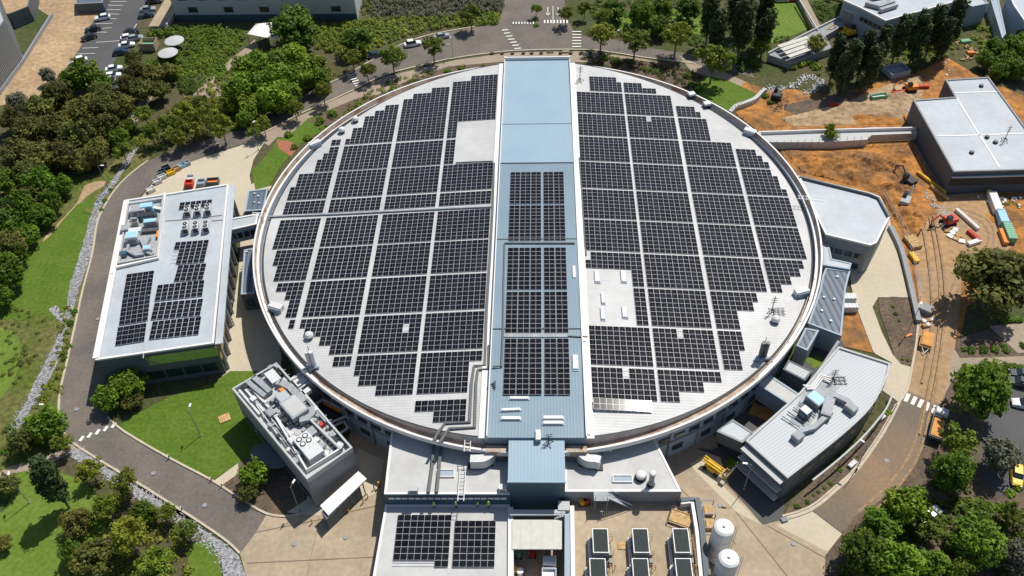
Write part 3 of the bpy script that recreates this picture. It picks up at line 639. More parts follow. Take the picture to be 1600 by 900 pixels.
for q in (('ventilation_unit', 'pale plant box with light blue lid at the far end of the office plant deck', 'ventilation unit', 218, 333, 3.0, 2.0, 1.5, 'duct_white', 'grey_box'),
          ('ventilation_unit', 'light blue topped box beside the far pale plant box, office deck', 'ventilation unit', 232, 330, 2.4, 1.4, 1.7, 'duct_blue', 'duct_blue'),
          ('chiller', 'dark blue machine in the middle of the office plant deck', 'chiller', 232, 342, 3.6, 1.2, 1.3, 'wall_navy', 'dark'),
          ('fan_box', 'small black fan box left of the dark blue machine on the office deck', 'fan box', 213, 351, 1.2, 1.1, 1.1, 'wall_pale', 'dark'),
          ('ventilation_unit', 'long light blue unit near the right side of the office plant deck', 'ventilation unit', 238, 353, 2.6, 1.1, 1.5, 'grey_box', 'duct_blue'),
          ('ventilation_unit', 'square unit with bright blue lid in the middle of the office plant deck', 'ventilation unit', 210, 377, 2.3, 1.9, 1.8, 'duct_white', 'duct_blue'),
          ('fan_box', 'grey box against the left screen of the office plant deck', 'fan box', 198, 362, 1.6, 1.6, 1.2, 'wall_pale', 'grey_box'),
          ('ventilation_unit', 'pale box behind the bright blue lidded unit, office plant deck', 'ventilation unit', 213, 365, 2.4, 1.2, 1.1, 'duct_white', None),
          ('tank_box', 'small dark green box at the near left of the office plant deck', 'tank box', 194, 400, 1.3, 1.0, .9, 'wall_navy', None),
          ('fan_box', 'small box with pale blue top near the near screen of the office deck', 'fan box', 232, 393, 1.4, 1.2, 1.2, 'duct_white', 'duct_blue')):
    boxy(q[0], q[1], q[2], q[3], q[4], WP, q[5], q[6], q[7], WA, q[8], q[9])
for k, (lb, pts, m, wd) in enumerate((('dark duct crossing the office plant deck towards the right screen', '222,364 252,361', 'pipe', .9), ('pale duct running diagonally across the near half of the office deck', '220,375 232,398 240,401', 'galv', .5),
        ('orange pipe bundle by the right screen of the office plant deck', '249,362 247,374', 'orange', .5), ('grey duct winding beside the bright blue lidded unit', '203,383 200,395 214,402 226,400', 'galv', .5),
        ('thin grey duct in the centre of the near office plant deck', '236,374 228,388 238,395', 'galv', .35), ('straight pale duct behind the blue unit at the far screen, office deck', '240,327 254,330', 'duct_white', .6), ('short grey duct left of the dark blue machine, office deck', '205,345 222,344', 'galv', .45))):
    run('roof_duct', lb, 'duct', pts, WP, wd, .45, m, 'ducts on the office plant deck')
pipe('roof_pipe', 'rust red pipe beside the far yard edge of office plant deck', 'pipe', '256,303 252,318', ZW+.3, .1, 'galv')
# bridge and pods between office and round building
e, P = bld('link_bridge', 'pale roofed bridge joining the office to the round building', '350,343 404,333 401,350 352,361', 7.0, 'wall', 'roof_cool', ph=.2, z0=3.4)
win_row(e, G(352, 361, 7), G(401, 350, 7), 4.4, 1.4, 4)
e, P = bld('entry_pod', 'slate blue flat roofed pod above the link bridge', '387,298 419,294 412,328 382,330', 4.5, 'wall_dark', 'roof_dark', 'wall', ph=.15)
for x, y in ((398, 303), (404, 307), (398, 317), (405, 318)): mb = MB(); mb.cyl(G(x, y, 4.4), .22, .25, 8); mb.build('roof_vent', M['duct_white'], e)
e, P = bld('entry_pod', 'long slate blue pod below the link bridge beside the round wall', '381,390 396,387 398,458 376,460', 4.5, 'wall_dark', 'roof_dark', 'wall', ph=.15)
mb = MB(); mb.cyl(G(386, 394, 4.4), .2, .25, 8); mb.build('roof_vent', M['duct_white'], e)
win_row(e, G(376, 460, 4.5), G(398, 458, 4.5), 1, 2, 2)

# south west laboratory
ZL = 8.4
LB, P = bld('laboratory', 'grey block crowded with rooftop plant below left of the round building', '362,607 432,566 455,592 478,578 493,590 470,607 551,699 479.5,749', ZL, 'wall_grey', 'wall_pale', 'wall_pale', ph=1.1, pw=.3)
a, b = G(362, 607, ZL), G(479.5, 749, ZL); win_row(LB, a, b, 1.2, 1.6, 5, m='glass')
mb = MB(); mb.sheet(GP('440,602 470,640 548,699 530,712 452,640 432,610', ZL-1.05), ZL-1.05); mb.build('inner_deck', M['roof_plain'], LB)
mb = MB(); mb.strip(GP('466,640 534,706', ZL-.9), .35, ZL-1.0, 1.0); mb.build('dividing_wall', M['wall_pale'], LB)
mb = MB(); mb.strip(GP('430,656 447,646 432,655 481,738 535,704', ZL-1), .3, ZL-1.0, .9); mb.build('louvre_screen', M['rim'], LB)
LA = math.atan2((b-a).y, (b-a).x); zl = ZL-1.05
mb = MB(); Q = GP('500,790 560,736 573,748 513,805', 3.6); mb.prism(Q, 3.3, 3.6, bottom=True); mb.build('porch_roof', M['rim'], LB)
mb = MB(); Q = GP('502,800 556,752 562,760 510,812', 3.2); mb.prism(Q, 0, 3.2); mb.build('porch_wall', M['wall_dark'], LB)
Q0, Q1 = G(513, 805, 3.6), G(573, 748, 3.6)
for k in range(6):
    q = Q0.lerp(Q1, (k+.3)/6)
    mb = MB(); mb.obox((q.x, q.y, 0), .15, .15, 3.4); mb.build('porch_post', M['wall_dark'], LB)
for q in (('air_handling_unit', 'large plain white air handling box in the middle of the laboratory roof', 'air handling unit', 463, 645, 4.2, 3.0, 1.9, 'galv', 'roof_plain'),
          ('air_handling_unit', 'pale blue grey box left of the large white one, laboratory roof', 'air handling unit', 446, 629, 2.3, 2.0, 1.6, 'galv', 'roof_cool'),
          ('duct_plenum', 'white plenum box at the notch near the round rim, laboratory roof', 'plenum', 469, 597, 2.4, 2.0, .8, 'duct_white', None),
          ('air_handling_unit', 'creamy box among ducts near the far corner of the laboratory roof', 'air handling unit', 428, 593, 2.8, 1.7, 1.0, 'duct_white', None),
          ('pump_box', 'grey pump box beside the four fan cooler, laboratory roof', 'pump box', 488, 679, 1.6, 1.4, 1.0, 'galv', None),
          ('pump_box', 'small white pump box in the white right hand strip, laboratory roof', 'pump box', 520, 682, 1.1, .9, .8, 'duct_white', 'grey_box'),
          ('pump_box', 'small grey pump box between pipes at the left parapet, laboratory roof', 'pump box', 425, 650, 1.4, 1.2, 1.1, 'grey_box', 'galv'),
          ('pump_box', 'round topped white tank box at left near side, laboratory roof', 'pump box', 460, 694, 1.3, 1.3, 1.3, 'duct_white', 'duct_white'),
          ('gas_rack', 'small red box in the white right hand strip, laboratory roof', 'gas rack', 503, 667, .7, .6, .9, 'red', None),
          ('valve_box', 'orange valve box beside the pale blue grey box, laboratory roof', 'valve box', 444, 616, 1.5, .7, 1.0, 'orange', None)):
    boxy(q[0], q[1], q[2], q[3], q[4], zl, q[5], q[6], q[7], LA, q[8], q[9])
FC = thing('four_fan_cooler', 'white cooler with four round fans at the near end of the laboratory roof', 'cooler', G(485, 705, zl)); FC.rotation_euler = (0, 0, LA)
mb = MB(); mb.obox((0, 0, .3), 5.0, 2.6, 1.5); mb.obox((0, 0, 0), 4.6, 2.2, .3); o = mb.build('casing', M['duct_white']); o.parent = FC
for k in range(4):
    x, y = -1.75+(k % 2)*1.1, -.55+(k//2)*1.1; mb = MB(); mb.cyl((x, y, 1.8), .46, .1, 14, 0); mb.cyl((x, y, 1.902), .3, .01, 12, 1); o = mb.build('fan', [M['dark'], M['alu']]); o.parent = FC
gl = 'ducts and pipes on the laboratory roof'
for lb, pts, m, wd, h in (('wide silver duct curving from the far corner, laboratory roof', '398,594 412,606 424,617', 'galv', .9, .8), ('second silver duct beside the curved one, laboratory roof', '388,600 402,612 416,623', 'galv', .8, .7),
        ('big silver duct arching from the plenum to the white box', '441,603 455,610 470,626 478,633', 'galv', 1.2, .9), ('cross duct with pale blue cap by the round rim notch', '462,630 486,612', 'duct_white', .9, .8),
        ('silver duct bending round the near end of large white box', '488,642 490,652 482,660 470,662', 'galv', 1.1, 1.0), ('long white duct on the right deck, laboratory roof', '478,622 500,648 512,662', 'duct_white', .6, .6)):
    run('roof_duct', lb, 'duct', pts, zl, wd, h, m, gl)
for k, (x0, x1, wh) in enumerate(((370, 405, 'outermost'), (377, 412, 'second'), (384, 420, 'third'))):
    run('roof_pipe', '%s white insulated pipe along the left parapet, laboratory roof' % wh, 'pipe', [(x0+5, 612-k*4), (x1+2, 650-k*5)], zl, .35, .35, 'duct_white', gl)
for k, (x0, y0, x1, y1) in enumerate(((412, 640, 462, 700), (418, 636, 470, 703), (424, 640, 476, 712), (406, 641, 450, 700), (400, 632, 440, 688), (430, 668, 474, 728))):
    pipe('roof_pipe', 'thin %s pipe along the left side of the laboratory roof, %s from the parapet' % ('grey' if k % 2 else 'white', ORD[k]), 'pipe', [(x0, y0), (x1, y1)], zl+.4+.15*(k % 3), .11, 'galv' if k % 2 else 'duct_white', gl)
for k in range(7): 
    x, y = 410+k*3.5, 606+((k*37) % 50); run('cable_tray', '%s cable tray among pipes on the laboratory roof, %s from the lawn end' % ('dark' if k % 2 else 'silver', ORD[k]), 'cable tray', [(x, y+14), (x+14, y+5)], zl, .3, .2, 'pipe' if k % 2 else 'galv', 'cable trays on the laboratory roof')
for k in range(8): 
    x, y = 494+k*5.6, 672+k*5.2; run('deck_grille', 'dark grille strip beside the four fan cooler, %s from the round building' % ORD[k], 'grille', [(x, y+4), (x+8, y-2)], zl, .35, .06, 'dark', 'grille strips on the laboratory roof', .05)
rnd = random.Random(5); U_, V_ = G(432, 640, zl), None
small = [('small %s valve box', 'valve box'), ('small %s pump', 'pump'), ('low %s filter box', 'filter box')]
cols = [('white', 'duct_white'), ('silver', 'galv'), ('grey', 'grey_box'), ('black', 'dark')]
where = ['by the left parapet', 'among the pipes', 'beside the big white box', 'near the far corner', 'on the right hand strip', 'near the dividing wall']
spots = [[(385, 607), (398, 628), (411, 643), (424, 668), (437, 684), (452, 706), (463, 722)], [(404, 618), (416, 632), (428, 630), (436, 648), (447, 662), (455, 680), (468, 712)], [(440, 640), (452, 662), (478, 664), (484, 650), (474, 634), (458, 622), (492, 660)],
         [(404, 590), (414, 584), (424, 579), (434, 577), (440, 586), (447, 596), (436, 603)], [(486, 632), (494, 645), (506, 655), (513, 670), (524, 690), (532, 697), (498, 652)], [(470, 652), (482, 668), (496, 690), (504, 700), (476, 676), (464, 664), (510, 712)]]
for w_, ss in zip(where, spots):
    for k, (x, y) in enumerate(ss):
        (lb, ct), (cn, cm) = small[(k*2+len(w_)) % 3], cols[(k+len(w_)) % 4]; p = G(x, y, zl); o_ = thing('plant_box', '%s %s, laboratory roof, %s from lawn end' % (lb % cn, w_, ORD[k]), ct, p, 'small plant on the laboratory roof'); o_.rotation_euler = (0, 0, LA+.1*k)
        h = rnd.uniform(.4, 1.0); dx_ = rnd.uniform(.5, 1.1); mb = MB(); mb.obox((0, 0, .1), dx_, rnd.uniform(.5, .9), h); q = mb.build('casing', M[cm]); q.parent = o_; mb = MB(); mb.obox((0, 0, 0), dx_*.8, .4, .1); mb.tube([(dx_/2, 0, h*.6), (dx_/2+.7, .1, h*.6), (dx_/2+.8, .6, .15)], .08, 5); q = mb.build('pipe_stub', M['galv']); q.parent = o_
# caged plant between laboratory and round wall
e = thing('plant_cage', 'open topped steel cage with orange pipes between laboratory and round wall', 'plant cage', G(517, 645, 3))
mb = MB(); mb.ring(GP('489,632 504,622 540,640 543,650 513,662', 5.5), 5.2, 5.5, .3); mb.ring(GP('520,664 538,656 545,668 528,680', 5), 4.7, 5.0, .3); mb.build('frame', M['galv'], e)
mb = MB()
for p in GP('489,632 504,622 540,640 543,650 513,662', 5.5): mb.obox((p.x, p.y, 0), .2, .2, 5.3)
mb.build('post', M['galv'], e)
mb = MB(); mb.sheet(GP('493,634 504,626 536,642 513,658', 3.5), 3.5); mb.build('floor', M['dark'], e); mb = MB(); mb.strip(GP('505,628 533,643', 4.2), .5, 4, .5); mb.build('pipe_bend', M['orange'], e)

# south annexes
ZA, ZB, ZY = 7.2, 4.2, 4.0
AN, P = bld('annex', 'white roofed annex strip between round rim and lower panelled roof, left of the blue bay', '612,668 673,689 765,705 797,700 797,772 600,772', ZA, 'wall_navy', 'roof_plain', ph=.1)
a, b = G(600, 772, ZA), G(797, 772, ZA)
win_row(AN, a, b, ZA-1.5, .7, 18, 1.0, 'alu', nm='louvre')
AN2, P2 = bld('annex', 'white roofed annex strip between round rim and chiller yard, right of the blue bay', '882,702 915,705 1013,684 1022,683 1065,768 882,768', ZA, 'wall_grey', 'roof_plain', ph=.1)
AN3, P3 = bld('annex', 'low white annex roof with solar panels at the bottom of the picture', '602,788 797,788 797,960 572,960', ZB, 'wall_pale', 'roof_plain', ph=.12)
p0, an, pt = fit((622, 805), (706, 805), (615, 876), 4, 7, ZB)
flat_array('left solar block with an extra panel pair below, low annex roof', 'solar arrays on the low annex roof', p0, ZB, an, 4, 8, [(c, r) for c in range(4) for r in range(8) if r < 7 or c == 3], pt, PL)
p0, an, pt = fit((711, 814), (775, 814), (707, 887), 3, 7, ZB)
flat_array('right solar block beside the loading bay, low annex roof', 'solar arrays on the low annex roof', p0, ZB, an, 3, 7, None, pt, PL)
# curved air ducts on the annexes
def curved_duct(lb, pts, wd):
    P = smooth(GP(pts, ZA), 5, False); e = thing('curved_duct', lb, 'air duct', (P[0].x, P[0].y, ZA), 'curved ducts beside the blue bay')
    mb = MB(); mb.strip([Vector((p.x, p.y, ZA)) for p in P], wd, ZA+.25, 1.9); mb.build('duct_body', M['duct_white'], e)
    mb = MB()
    for q in P[::6]: mb.obox((q.x, q.y, ZA-.05), 1.2, 1.2, .2)
    mb.build('support', M['dark'], e)
curved_duct('white duct curving down from the blue bay left side', '771,697 772,708 768,720 757,727 745,728 736,728', 1.3)
curved_duct('white duct curving down from the blue bay right side', '906,697 904,708 908,720 918,727 929,728 937,730', 1.3)
def shadowed_hatch(lb, pts):
    Q = GP(pts, ZA); e = thing('roof_hatch', lb, 'roof hatch', (Q[0].x, Q[0].y, ZA), 'sunken looking hatches on the annex roofs')
    mb = MB(); mb.ring(Q, ZA-.1, ZA+.22, .12); mb.build('kerb_frame', M['rim'], e); mb = MB(); mb.sheet(Q, ZA+.06); mb.build('hatch_shadow', M['wall'], e)  # blue-grey sheet paints the hatch's shadow as a dark inset
shadowed_hatch('rectangular roof hatch left of the curved duct', '682,734 710,734 710,746 682,746'); shadowed_hatch('rectangular roof hatch right of the curved duct', '957,743 988,743 988,754 957,754')
def vent_pipe(nm, lb, px, py, z, r, h, m='duct_white', cap='duct_white', grp=None):
    p = G(px, py, z); e = thing(nm, lb, 'roof vent', p, grp)
    mb = MB(); mb.cyl(p, r*.75, h, 14); mb.build('stack', M[m], e); mb = MB(); mb.cyl((p.x, p.y, z+h), r, r*.5, 16, dome=r*.35); mb.build('cowl', M[cap], e); mb = MB(); mb.cyl(p, r*1.15, .2, 14); mb.build('base_flange', M['dark'], e)
    return e
vent_pipe('roof_vent', 'squat white mushroom vent on the right annex', 1001, 746, ZA, .8, .5)
vent_pipe('chimney', 'tall white round chimney on the right annex roof', 1017, 757, ZA, .55, 3.0, 'galv')
boxy('roof_box', 'small grey box at the left annex front edge', 'roof box', 647, 768, ZA, 1.3, .8, .9, 0, 'wall_pale'); boxy('roof_box', 'small pale box at the front corner beside the blue bay', 'roof box', 786, 765, ZA, 1.2, .9, .9, 0, 'duct_white')
boxy('roof_box', 'white louvre box straddling the right annex and round rim', 'roof box', 949, 703, ZA, 1.3, 1.0, 1.4, 0, 'duct_white', 'grey_box')
# loading bay
LBY = thing('loading_bay', 'sunken loading bay with cream canopy between white side walls', 'loading bay', G(840, 900, 0))
mb = MB(); mb.strip([G(798, 792, 4.6), G(798, 960, 4.6)], .8, 0, 4.6); mb.build('side_wall', M['rim'], LBY)
mb = MB(); mb.strip([G(886.5, 786, 5.0), G(886.5, 960, 5.0)], .8, 0, 5.0); mb.build('side_wall', M['wall'], LBY)
mb = MB(); mb.prism(GP('800,812 878,812 878,858 800,858', 4.8), 4.6, 4.8, bottom=True); mb.build('canopy', M['cream'], LBY)
mb = MB(); mb.strip(GP('797,799 883,799', 5.4), .6, 5.0, .4); mb.strip(GP('797,803 883,803', 5.4), .25, 5.0, .3); mb.build('head_beam', M['wall_pale'], LBY)
mb = MB(); mb.sheet(GP('797,790 884,790 886,960 796,960', 0), .03); mb.build('bay_floor', M['rosy'], LBY)
mb = MB(); mb.strip(GP('838,858 838,960', 0), .15, .06); mb.build('yellow_line', M['yellow'], LBY)
mb = MB(); mb.prism(GP('872,782 890,782 890,797 872,797', 5.6), 0, 5.6); mb.build('stair_head', M['wall_pale'], LBY)
mb = MB()
for k in range(4): mb.obox((G(874, 790, 5.4).x-.6+k*.35, G(874, 790, 5.4).y-1.2, 4.8+k*.2), .3, 1.4, .08)
mb.build('tread', M['galv'], LBY)
# chiller yard
YD = thing('chiller_yard', 'raised tan yard with dark rail topped white wall', 'walled yard', G(1000, 850, 0))
Q = GP('893,760 1062,768 1089,784 1104,840 1118,960 892,960', ZY); mb = MB(); mb.prism(Q, 0, ZY-.02, top=False); mb.build('plinth_wall', M['wall_pale'], YD); mb = MB(); mb.sheet(Q, ZY); mb.build('floor', M['concrete'], YD)
mb = MB(); mb.strip(GP('1064,785 1082,785 1089,830 1101,960', ZY+1.3), .5, ZY, 1.3); mb.build('yard_wall', M['rim'], YD)
mb = MB(); mb.strip(GP('1064,780 1090,779 1098,830 1110,960', ZY+1.5), .8, 0, ZY+1.5); mb.build('outer_wall', M['wall_dark'], YD)
mb = MB(); mb.strip([G(894, 790, 5.2), G(896, 960, 5.2)], .6, 0, 5.2); mb.build('yard_wall', M['rim'], YD)
def tower():
    e = thing('cooling_tower', 'x', 'cooling tower'); mb = MB()
    mb.obox((0, -.2, 0), 2.2, 3.7, 2.5); mb.build('casing', M['wall_grey'], e)
    mb = MB(); mb.ring([Vector((-1.15, -2.1, 0)), Vector((1.15, -2.1, 0)), Vector((1.15, 1.7, 0)), Vector((-1.15, 1.7, 0))], 2.5, 2.66, .12); mb.build('top_frame', M['rim'], e)
    mb = MB(); mb.obox((0, -.2, 2.5), 2.05, 3.55, .07); mb.build('louvre', M['fan_fill'], e)
    mb = MB(); mb.obox((0, -3.0, 0), 1.7, 1.9, 1.2); mb.build('lower_box', M['dark'], e)
    for x in (-1.35, -1.6): mb = MB(); mb.tube([(x, 1.3, .6), (x, -3.6, .6), (x, -4.1, .1)], .12, 7); mb.build('side_pipe', M['rim'], e)
    mb = MB(); mb.tube([(-1.4, -.2, .6), (-1.4, -.2, 1.5), (-.9, -.2, 1.5)], .16, 7); mb.build('inlet_pipe', M['galv'], e)
    mb = MB()
    for zz in (.9, 1.6): mb.tube([(1.1, 1.3, zz), (1.9, 1.3, zz), (2.0, -3.4, zz), (1.1, -3.4, zz)], .04, 4)
    for p in ((1.9, 1.3), (2.0, -1), (2.0, -3.4)): mb.tube([(p[0], p[1], 0), (p[0], p[1], 1.6)], .05, 4)
    mb.build('guard_rail', M['timber'], e)
    for yy in (-1.2, -2.4): mb = MB(); mb.obox((1.45, yy, 0), .5, .7, .9); mb.build('pump', M['wall_grey'], e)
    return e
TW = tower()
for r, (y, rw) in enumerate(((856, 'upper'), (903, 'lower'))):
    for k, x in enumerate((937.5, 999.5, 1062)):
        place(TW, G(x+(k-1)*r*4-.5, y, ZY), 0, '%s black topped cooling tower in the %s row of the yard' % (nm3[k], rw), 'cooling towers in the yard')
tag(boxy('floor_plate', 'square tan access cover between left and middle cooling towers', 'access cover', 971, 853, ZY, 1.1, 1.1, .14, 0, 'timber'))
# escape stair
e = thing('escape_stair', 'steel escape stair leading down from the right annex to the yard', 'stair', G(950, 782, ZY))
a, b = G(952, 775, ZA), G(986, 790, ZY)
mb = MB()
for off in (-.5, .5): mb.tube([a+Vector((0, off, 0)), b+Vector((0, off, 0))], .07, 5); mb.tube([a+Vector((0, off, 1)), b+Vector((0, off, 1))], .04, 5)
mb.build('handrail', M['galv'], e); mb = MB()
for k in range(14): q = a.lerp(b, k/14); mb.obox((q.x, q.y, q.z-.1), .28, .95, .04)
mb.build('tread', M['galv'], e)
mb = MB(); mb.obox((a.x-1.2, a.y, ZA-.12), 2.2, 1.6, .1)
for dx in (-2.1, -.3): mb.tube([(a.x+dx, a.y-.7, ZY), (a.x+dx, a.y-.7, ZA+1)], .06, 5)
mb.build('landing', M['galv'], e)
# storage tanks
def tank(px, py, lb):
    p = G(px, py, 0); e = thing('gas_tank', lb, 'storage tank', p, 'white cylindrical tanks by the yard')
    mb = MB(); mb.cyl((p.x, p.y, .8), 1.5, 8.1, 32); mb.build('shell', M['rim'], e)
    mb = MB(); mb.lathe((p.x, p.y, 8.9), [(1.5, 0), (1.4, .3), (1.1, .55), (.5, .68), (.1, .7)], 32); mb.build('domed_top', M['rim'], e)
    mb = MB()
    for z in (2.8, 4.8, 6.8): mb.lathe((p.x, p.y, z), [(1.48, 0), (1.53, .03), (1.53, .1), (1.48, .13)], 32)
    mb.build('weld_band', M['wall_pale'], e)
    mb = MB(); mb.cyl((p.x, p.y, 9.5), .22, .35, 10); mb.build('valve', M['duct_white'], e)
    for k in range(4): t = R(45+90*k); mb = MB(); mb.obox((p.x+1.3*math.cos(t), p.y+1.3*math.sin(t), 0), .3, .3, .9); mb.build('leg', M['dark'], e)
    mb = MB()
    for x in (1.75, 2.05): mb.tube([(p.x+x, p.y+.2, 0), (p.x+x, p.y+.2, 9.3)], .04, 4)
    for z in range(1, 18): mb.tube([(p.x+1.75, p.y+.2, z*.5), (p.x+2.05, p.y+.2, z*.5)], .03, 4)
    mb.build('ladder', M['wall_grey'], e)
tank(1117, 871, 'white storage tank further from the camera, beside the yard wall'); tank(1124, 918, 'white storage tank nearest the bottom edge, beside the yard wall')
for k, (x, y, lb) in enumerate(((1106, 800, 'far'), (1109, 822, 'near'))):
    p = G(x, y, 0); e = thing('pipe_skid', '%s caged pump skid between the yard wall and the tanks' % lb, 'pump skid', p, 'pump skids outside the yard wall'); mb = MB(); mb.ring([p+Vector(v) for v in ((-1, -1, 0), (1, -1, 0), (1, 1.4, 0), (-1, 1.4, 0))], 1.2, 1.3, .1)
    for v in ((-1, -1), (1, -1), (1, 1.4), (-1, 1.4)): mb.obox((p.x+v[0]*.95, p.y+v[1]*.95, 0), .1, .1, 1.25)
    mb.build('cage', M['wall_grey'], e); mb = MB(); mb.obox((p.x, p.y, 0), 1.3, 1.5, .8); mb.build('pump', M['timber'], e)

# south east building
ZS = 6.6
Q = GP('1310,541 1392,567', ZS)+smooth(GP('1388,585 1377,610 1358,640 1325,672 1280,709 1231,747', ZS), 4, False)+GP('1165,688 1250,612', ZS)
SE = thing('curved_office', 'curved grey building with ribbed pale roof at lower right of the round hall', 'building', G(1280, 650, 0)); Q = ccw(Q)
mb = MB(); mb.prism(Q, 0, ZS-.35, top=False); mb.build('wall', M['wall_dark'], SE)
mb = MB(); mb.sheet(Q, ZS-.3); mb.build('roof', M['roof_rib'], SE); mb = MB(); mb.ring(Q, ZS-.5, ZS, .35); mb.build('parapet', M['wall_pale'], SE)
a, b = G(1165, 688, ZS), G(1231, 747, ZS)
win_row(SE, a, b, 4.1, 1.3, 7); win_row(SE, a, b, 1.6, 1.3, 7); d = (b-a).normalized(); an = math.atan2(d.y, d.x); no = Vector((d.y, -d.x, 0)); c = (a+b)/2+no*.6
for z in (5.5, 3.1, .6): mb = MB(); mb.obox((c.x, c.y, z), (b-a).length-.5, 1.2, .2, an); mb.build('sun_shade', M['wall_pale'], SE)
C2 = smooth(GP('1392,567 1388,585 1377,610 1358,640 1325,672 1280,709 1231,747', ZS), 2, False)[::-1]
for i in range(1, len(C2)-1): win_row(SE, C2[i], C2[i+1], 3.6, 1.7, 1, margin=.25)
mb = MB(); out = smooth(GP('1396,612 1386,636 1370,658 1345,686 1310,718 1270,750', 3.0), 4, False); mb.strip(out, .28, 2.9, .12)
for q in out[::3]: mb.tube([(q.x, q.y, 0), (q.x, q.y, 2.95)], .06, 5)
mb.build('canopy', M['wall_pale'], SE)
zs = ZS-.3
mb = MB(); mb.sheet(GP('1255,612 1300,580 1322,592 1262,668 1232,662', zs), zs+.05); mb.build('plant_deck', M['galv'], SE)
SA = math.atan2((b-a).y, (b-a).x)
boxy('air_handling_unit', 'plant unit with bright blue lid in the middle of the curved roof', 'air handling unit', 1273, 629, zs, 2.7, 2.1, 1.3, SA, 'galv', 'duct_blue')
boxy('ventilation_unit', 'small white topped box near the bright blue lidded unit, curved roof', 'ventilation unit', 1256, 650, zs, 1.6, 1.4, 1.7, SA, 'wall_navy', 'rim')
boxy('ventilation_unit', 'silver hood at the right end of the long shadowed duct, curved roof', 'ventilation unit', 1328, 642, zs, 1.8, 1.3, 1.2, SA, 'galv', 'galv')
boxy('ventilation_unit', 'silver hood standing alone on the lower left of the curved roof', 'ventilation unit', 1245, 686, zs, 1.4, 1.6, 1.2, SA, 'galv', 'galv')
boxy('ventilation_unit', 'long louvred box right of the bright blue lidded unit', 'ventilation unit', 1291, 642, zs, 1.6, 3.8, 1.4, SA+.5, 'galv', 'grey_box')
gs = 'ducts on the curved roof'
run('roof_duct', 'fat silver duct from blue lidded unit to the right hood, curved roof', 'duct', '1284,632 1300,622 1322,632 1328,640', zs, 1.0, .9, 'galv', gs); run('roof_duct', 'fat silver duct sloping down left to the lone hood, curved roof', 'duct', '1297,648 1270,672 1250,678 1247,684', zs, .8, .8, 'galv', gs)
for k, wh in enumerate(('outer', 'middle', 'inner')):
    run('roof_pipe', '%s white pipe stepping up to the top of the curved roof' % wh, 'pipe', [(1254+k*3, 604+k*3), (1268+k*2, 606+k*2), (1280+k*2, 588+k*3), (1297, 592+k*4)], zs, .2, .22, 'rim', 'stepped white pipes on the curved roof')
for k in range(6): pipe('roof_pipe', 'thin %s pipe crossing the plant deck of the curved roof, %s from bottom left' % ('dark' if k % 2 else 'silver', ORD[k]), 'pipe', [(1222+k*9, 650-k*7), (1250+k*8, 668-k*6)], zs+.4, .1, 'pipe' if k % 2 else 'galv', 'thin pipes on the curved roof')
def antenna(lb, px, py, z, h=4, grid=False, grp=None):
    p = G(px, py, z); e = thing('antenna_mast', lb, 'antenna', p, grp); mb = MB(); mb.tube([p, p+Vector((0, 0, h))], .08, 6); mb.build('mast', M['dark'], e)
    mb = MB()
    for k in range(4): t = R(90*k+20); mb.tube([p+Vector((0, 0, .8)), p+Vector((math.cos(t)*1.0, math.sin(t)*1.0, 0))], .06, 5)
    mb.build('stay', M['dark'], e)
    mb = MB()
    for k in range(3): mb.tube([p+Vector((-.5, 0, h*.6+k*.5)), p+Vector((.6, .2, h*.6+k*.5))], .05, 5)
    mb.build('aerial', M['dark'], e)
    if grid:
        mb = MB()
        for k in range(3): mb.obox((p.x+1.3, p.y-.6+k*.7, z+.15), 2.2, .1, .1); mb.obox((p.x+.5+k*.8, p.y+.1, z+.15), .1, 1.5, .1)
        mb.build('ballast_frame', M['pipe'], e)
antenna('black aerial mast on the upper part of the curved roof', 1300, 596, zs, 3, True)
# links along the east side of the round wall
e, P = bld('link_building', 'slate ribbed roof link hugging the right side of the round wall', '1290,418 1329,423 1322,450 1315,525 1262,505 1280,455 1285,430', 5.2, 'wall', 'roof_dark', 'wall', ph=.15)
for x, y in ((1308, 433), (1287, 465), (1303, 468), (1284, 486), (1298, 502)): mb = MB(); mb.cyl(G(x, y, 5.1), .25, .25, 8); mb.build('roof_vent', M['duct_white'], e)
e, P = bld('link_building', 'blue grey low link roof tucked under the pentagon building', '1284,368 1293,369 1300,404 1331,411 1328,421 1286,414', 5.6, 'wall', 'roof_cool', 'wall', ph=.1)
e, P = bld('link_building', 'small dark flat roof pod between court and round wall', '1258,512 1280,516 1262,548 1244,540', 5.0, 'wall_pale', 'roof_dark', 'wall', ph=.1)
e, P = bld('link_building', 'pale walkway roof bridging the round wall to the curved building', '1200,583 1210,590 1250,616 1236,634 1180,598', 5.8, 'wall', 'roof_plain', 'wall', ph=.1, z0=2.0)
e, P = bld('link_building', 'grey ribbed walkway roof at the lower left of the dark court', '1128,664 1145,655 1178,676 1160,692 1120,674', 5.0, 'wall_dark', 'roof_cool', 'wall_grey', ph=.1, z0=2.2)
e, P = bld('garden_shed', 'ribbed grey shed roof standing in the small green court', '1232,562 1270,580 1258,595 1223,577', 3.6, 'wall_dark', 'roof_rib', 'wall_dark', ph=.05)
mb = MB(); mb.strip(GP('1172,690 1212,660 1262,612 1306,545', 3.0), .5, 0, 5.2); tag(mb.build('court_wall', M['wall_grey']), 'grey wall between the dark courts and the curved building', 'wall')
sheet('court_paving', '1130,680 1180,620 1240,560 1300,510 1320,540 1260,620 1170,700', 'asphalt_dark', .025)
sheet('court_grass', '1255,562 1280,556 1292,568 1272,576', 'lawn_bright', .06)
p = G(1192, 646, 0); e = thing('timber_deck', 'orange timber deck lying in the dark court', 'deck', p); mb = MB(); mb.obox((p.x, p.y, .15), 4.2, 2.6, .15, -.5); mb.build('boards', M['load'], e); mb = MB(); mb.obox((p.x, p.y, .04), 3.8, 2.2, .11, -.5); mb.build('bearers', M['dark'], e)
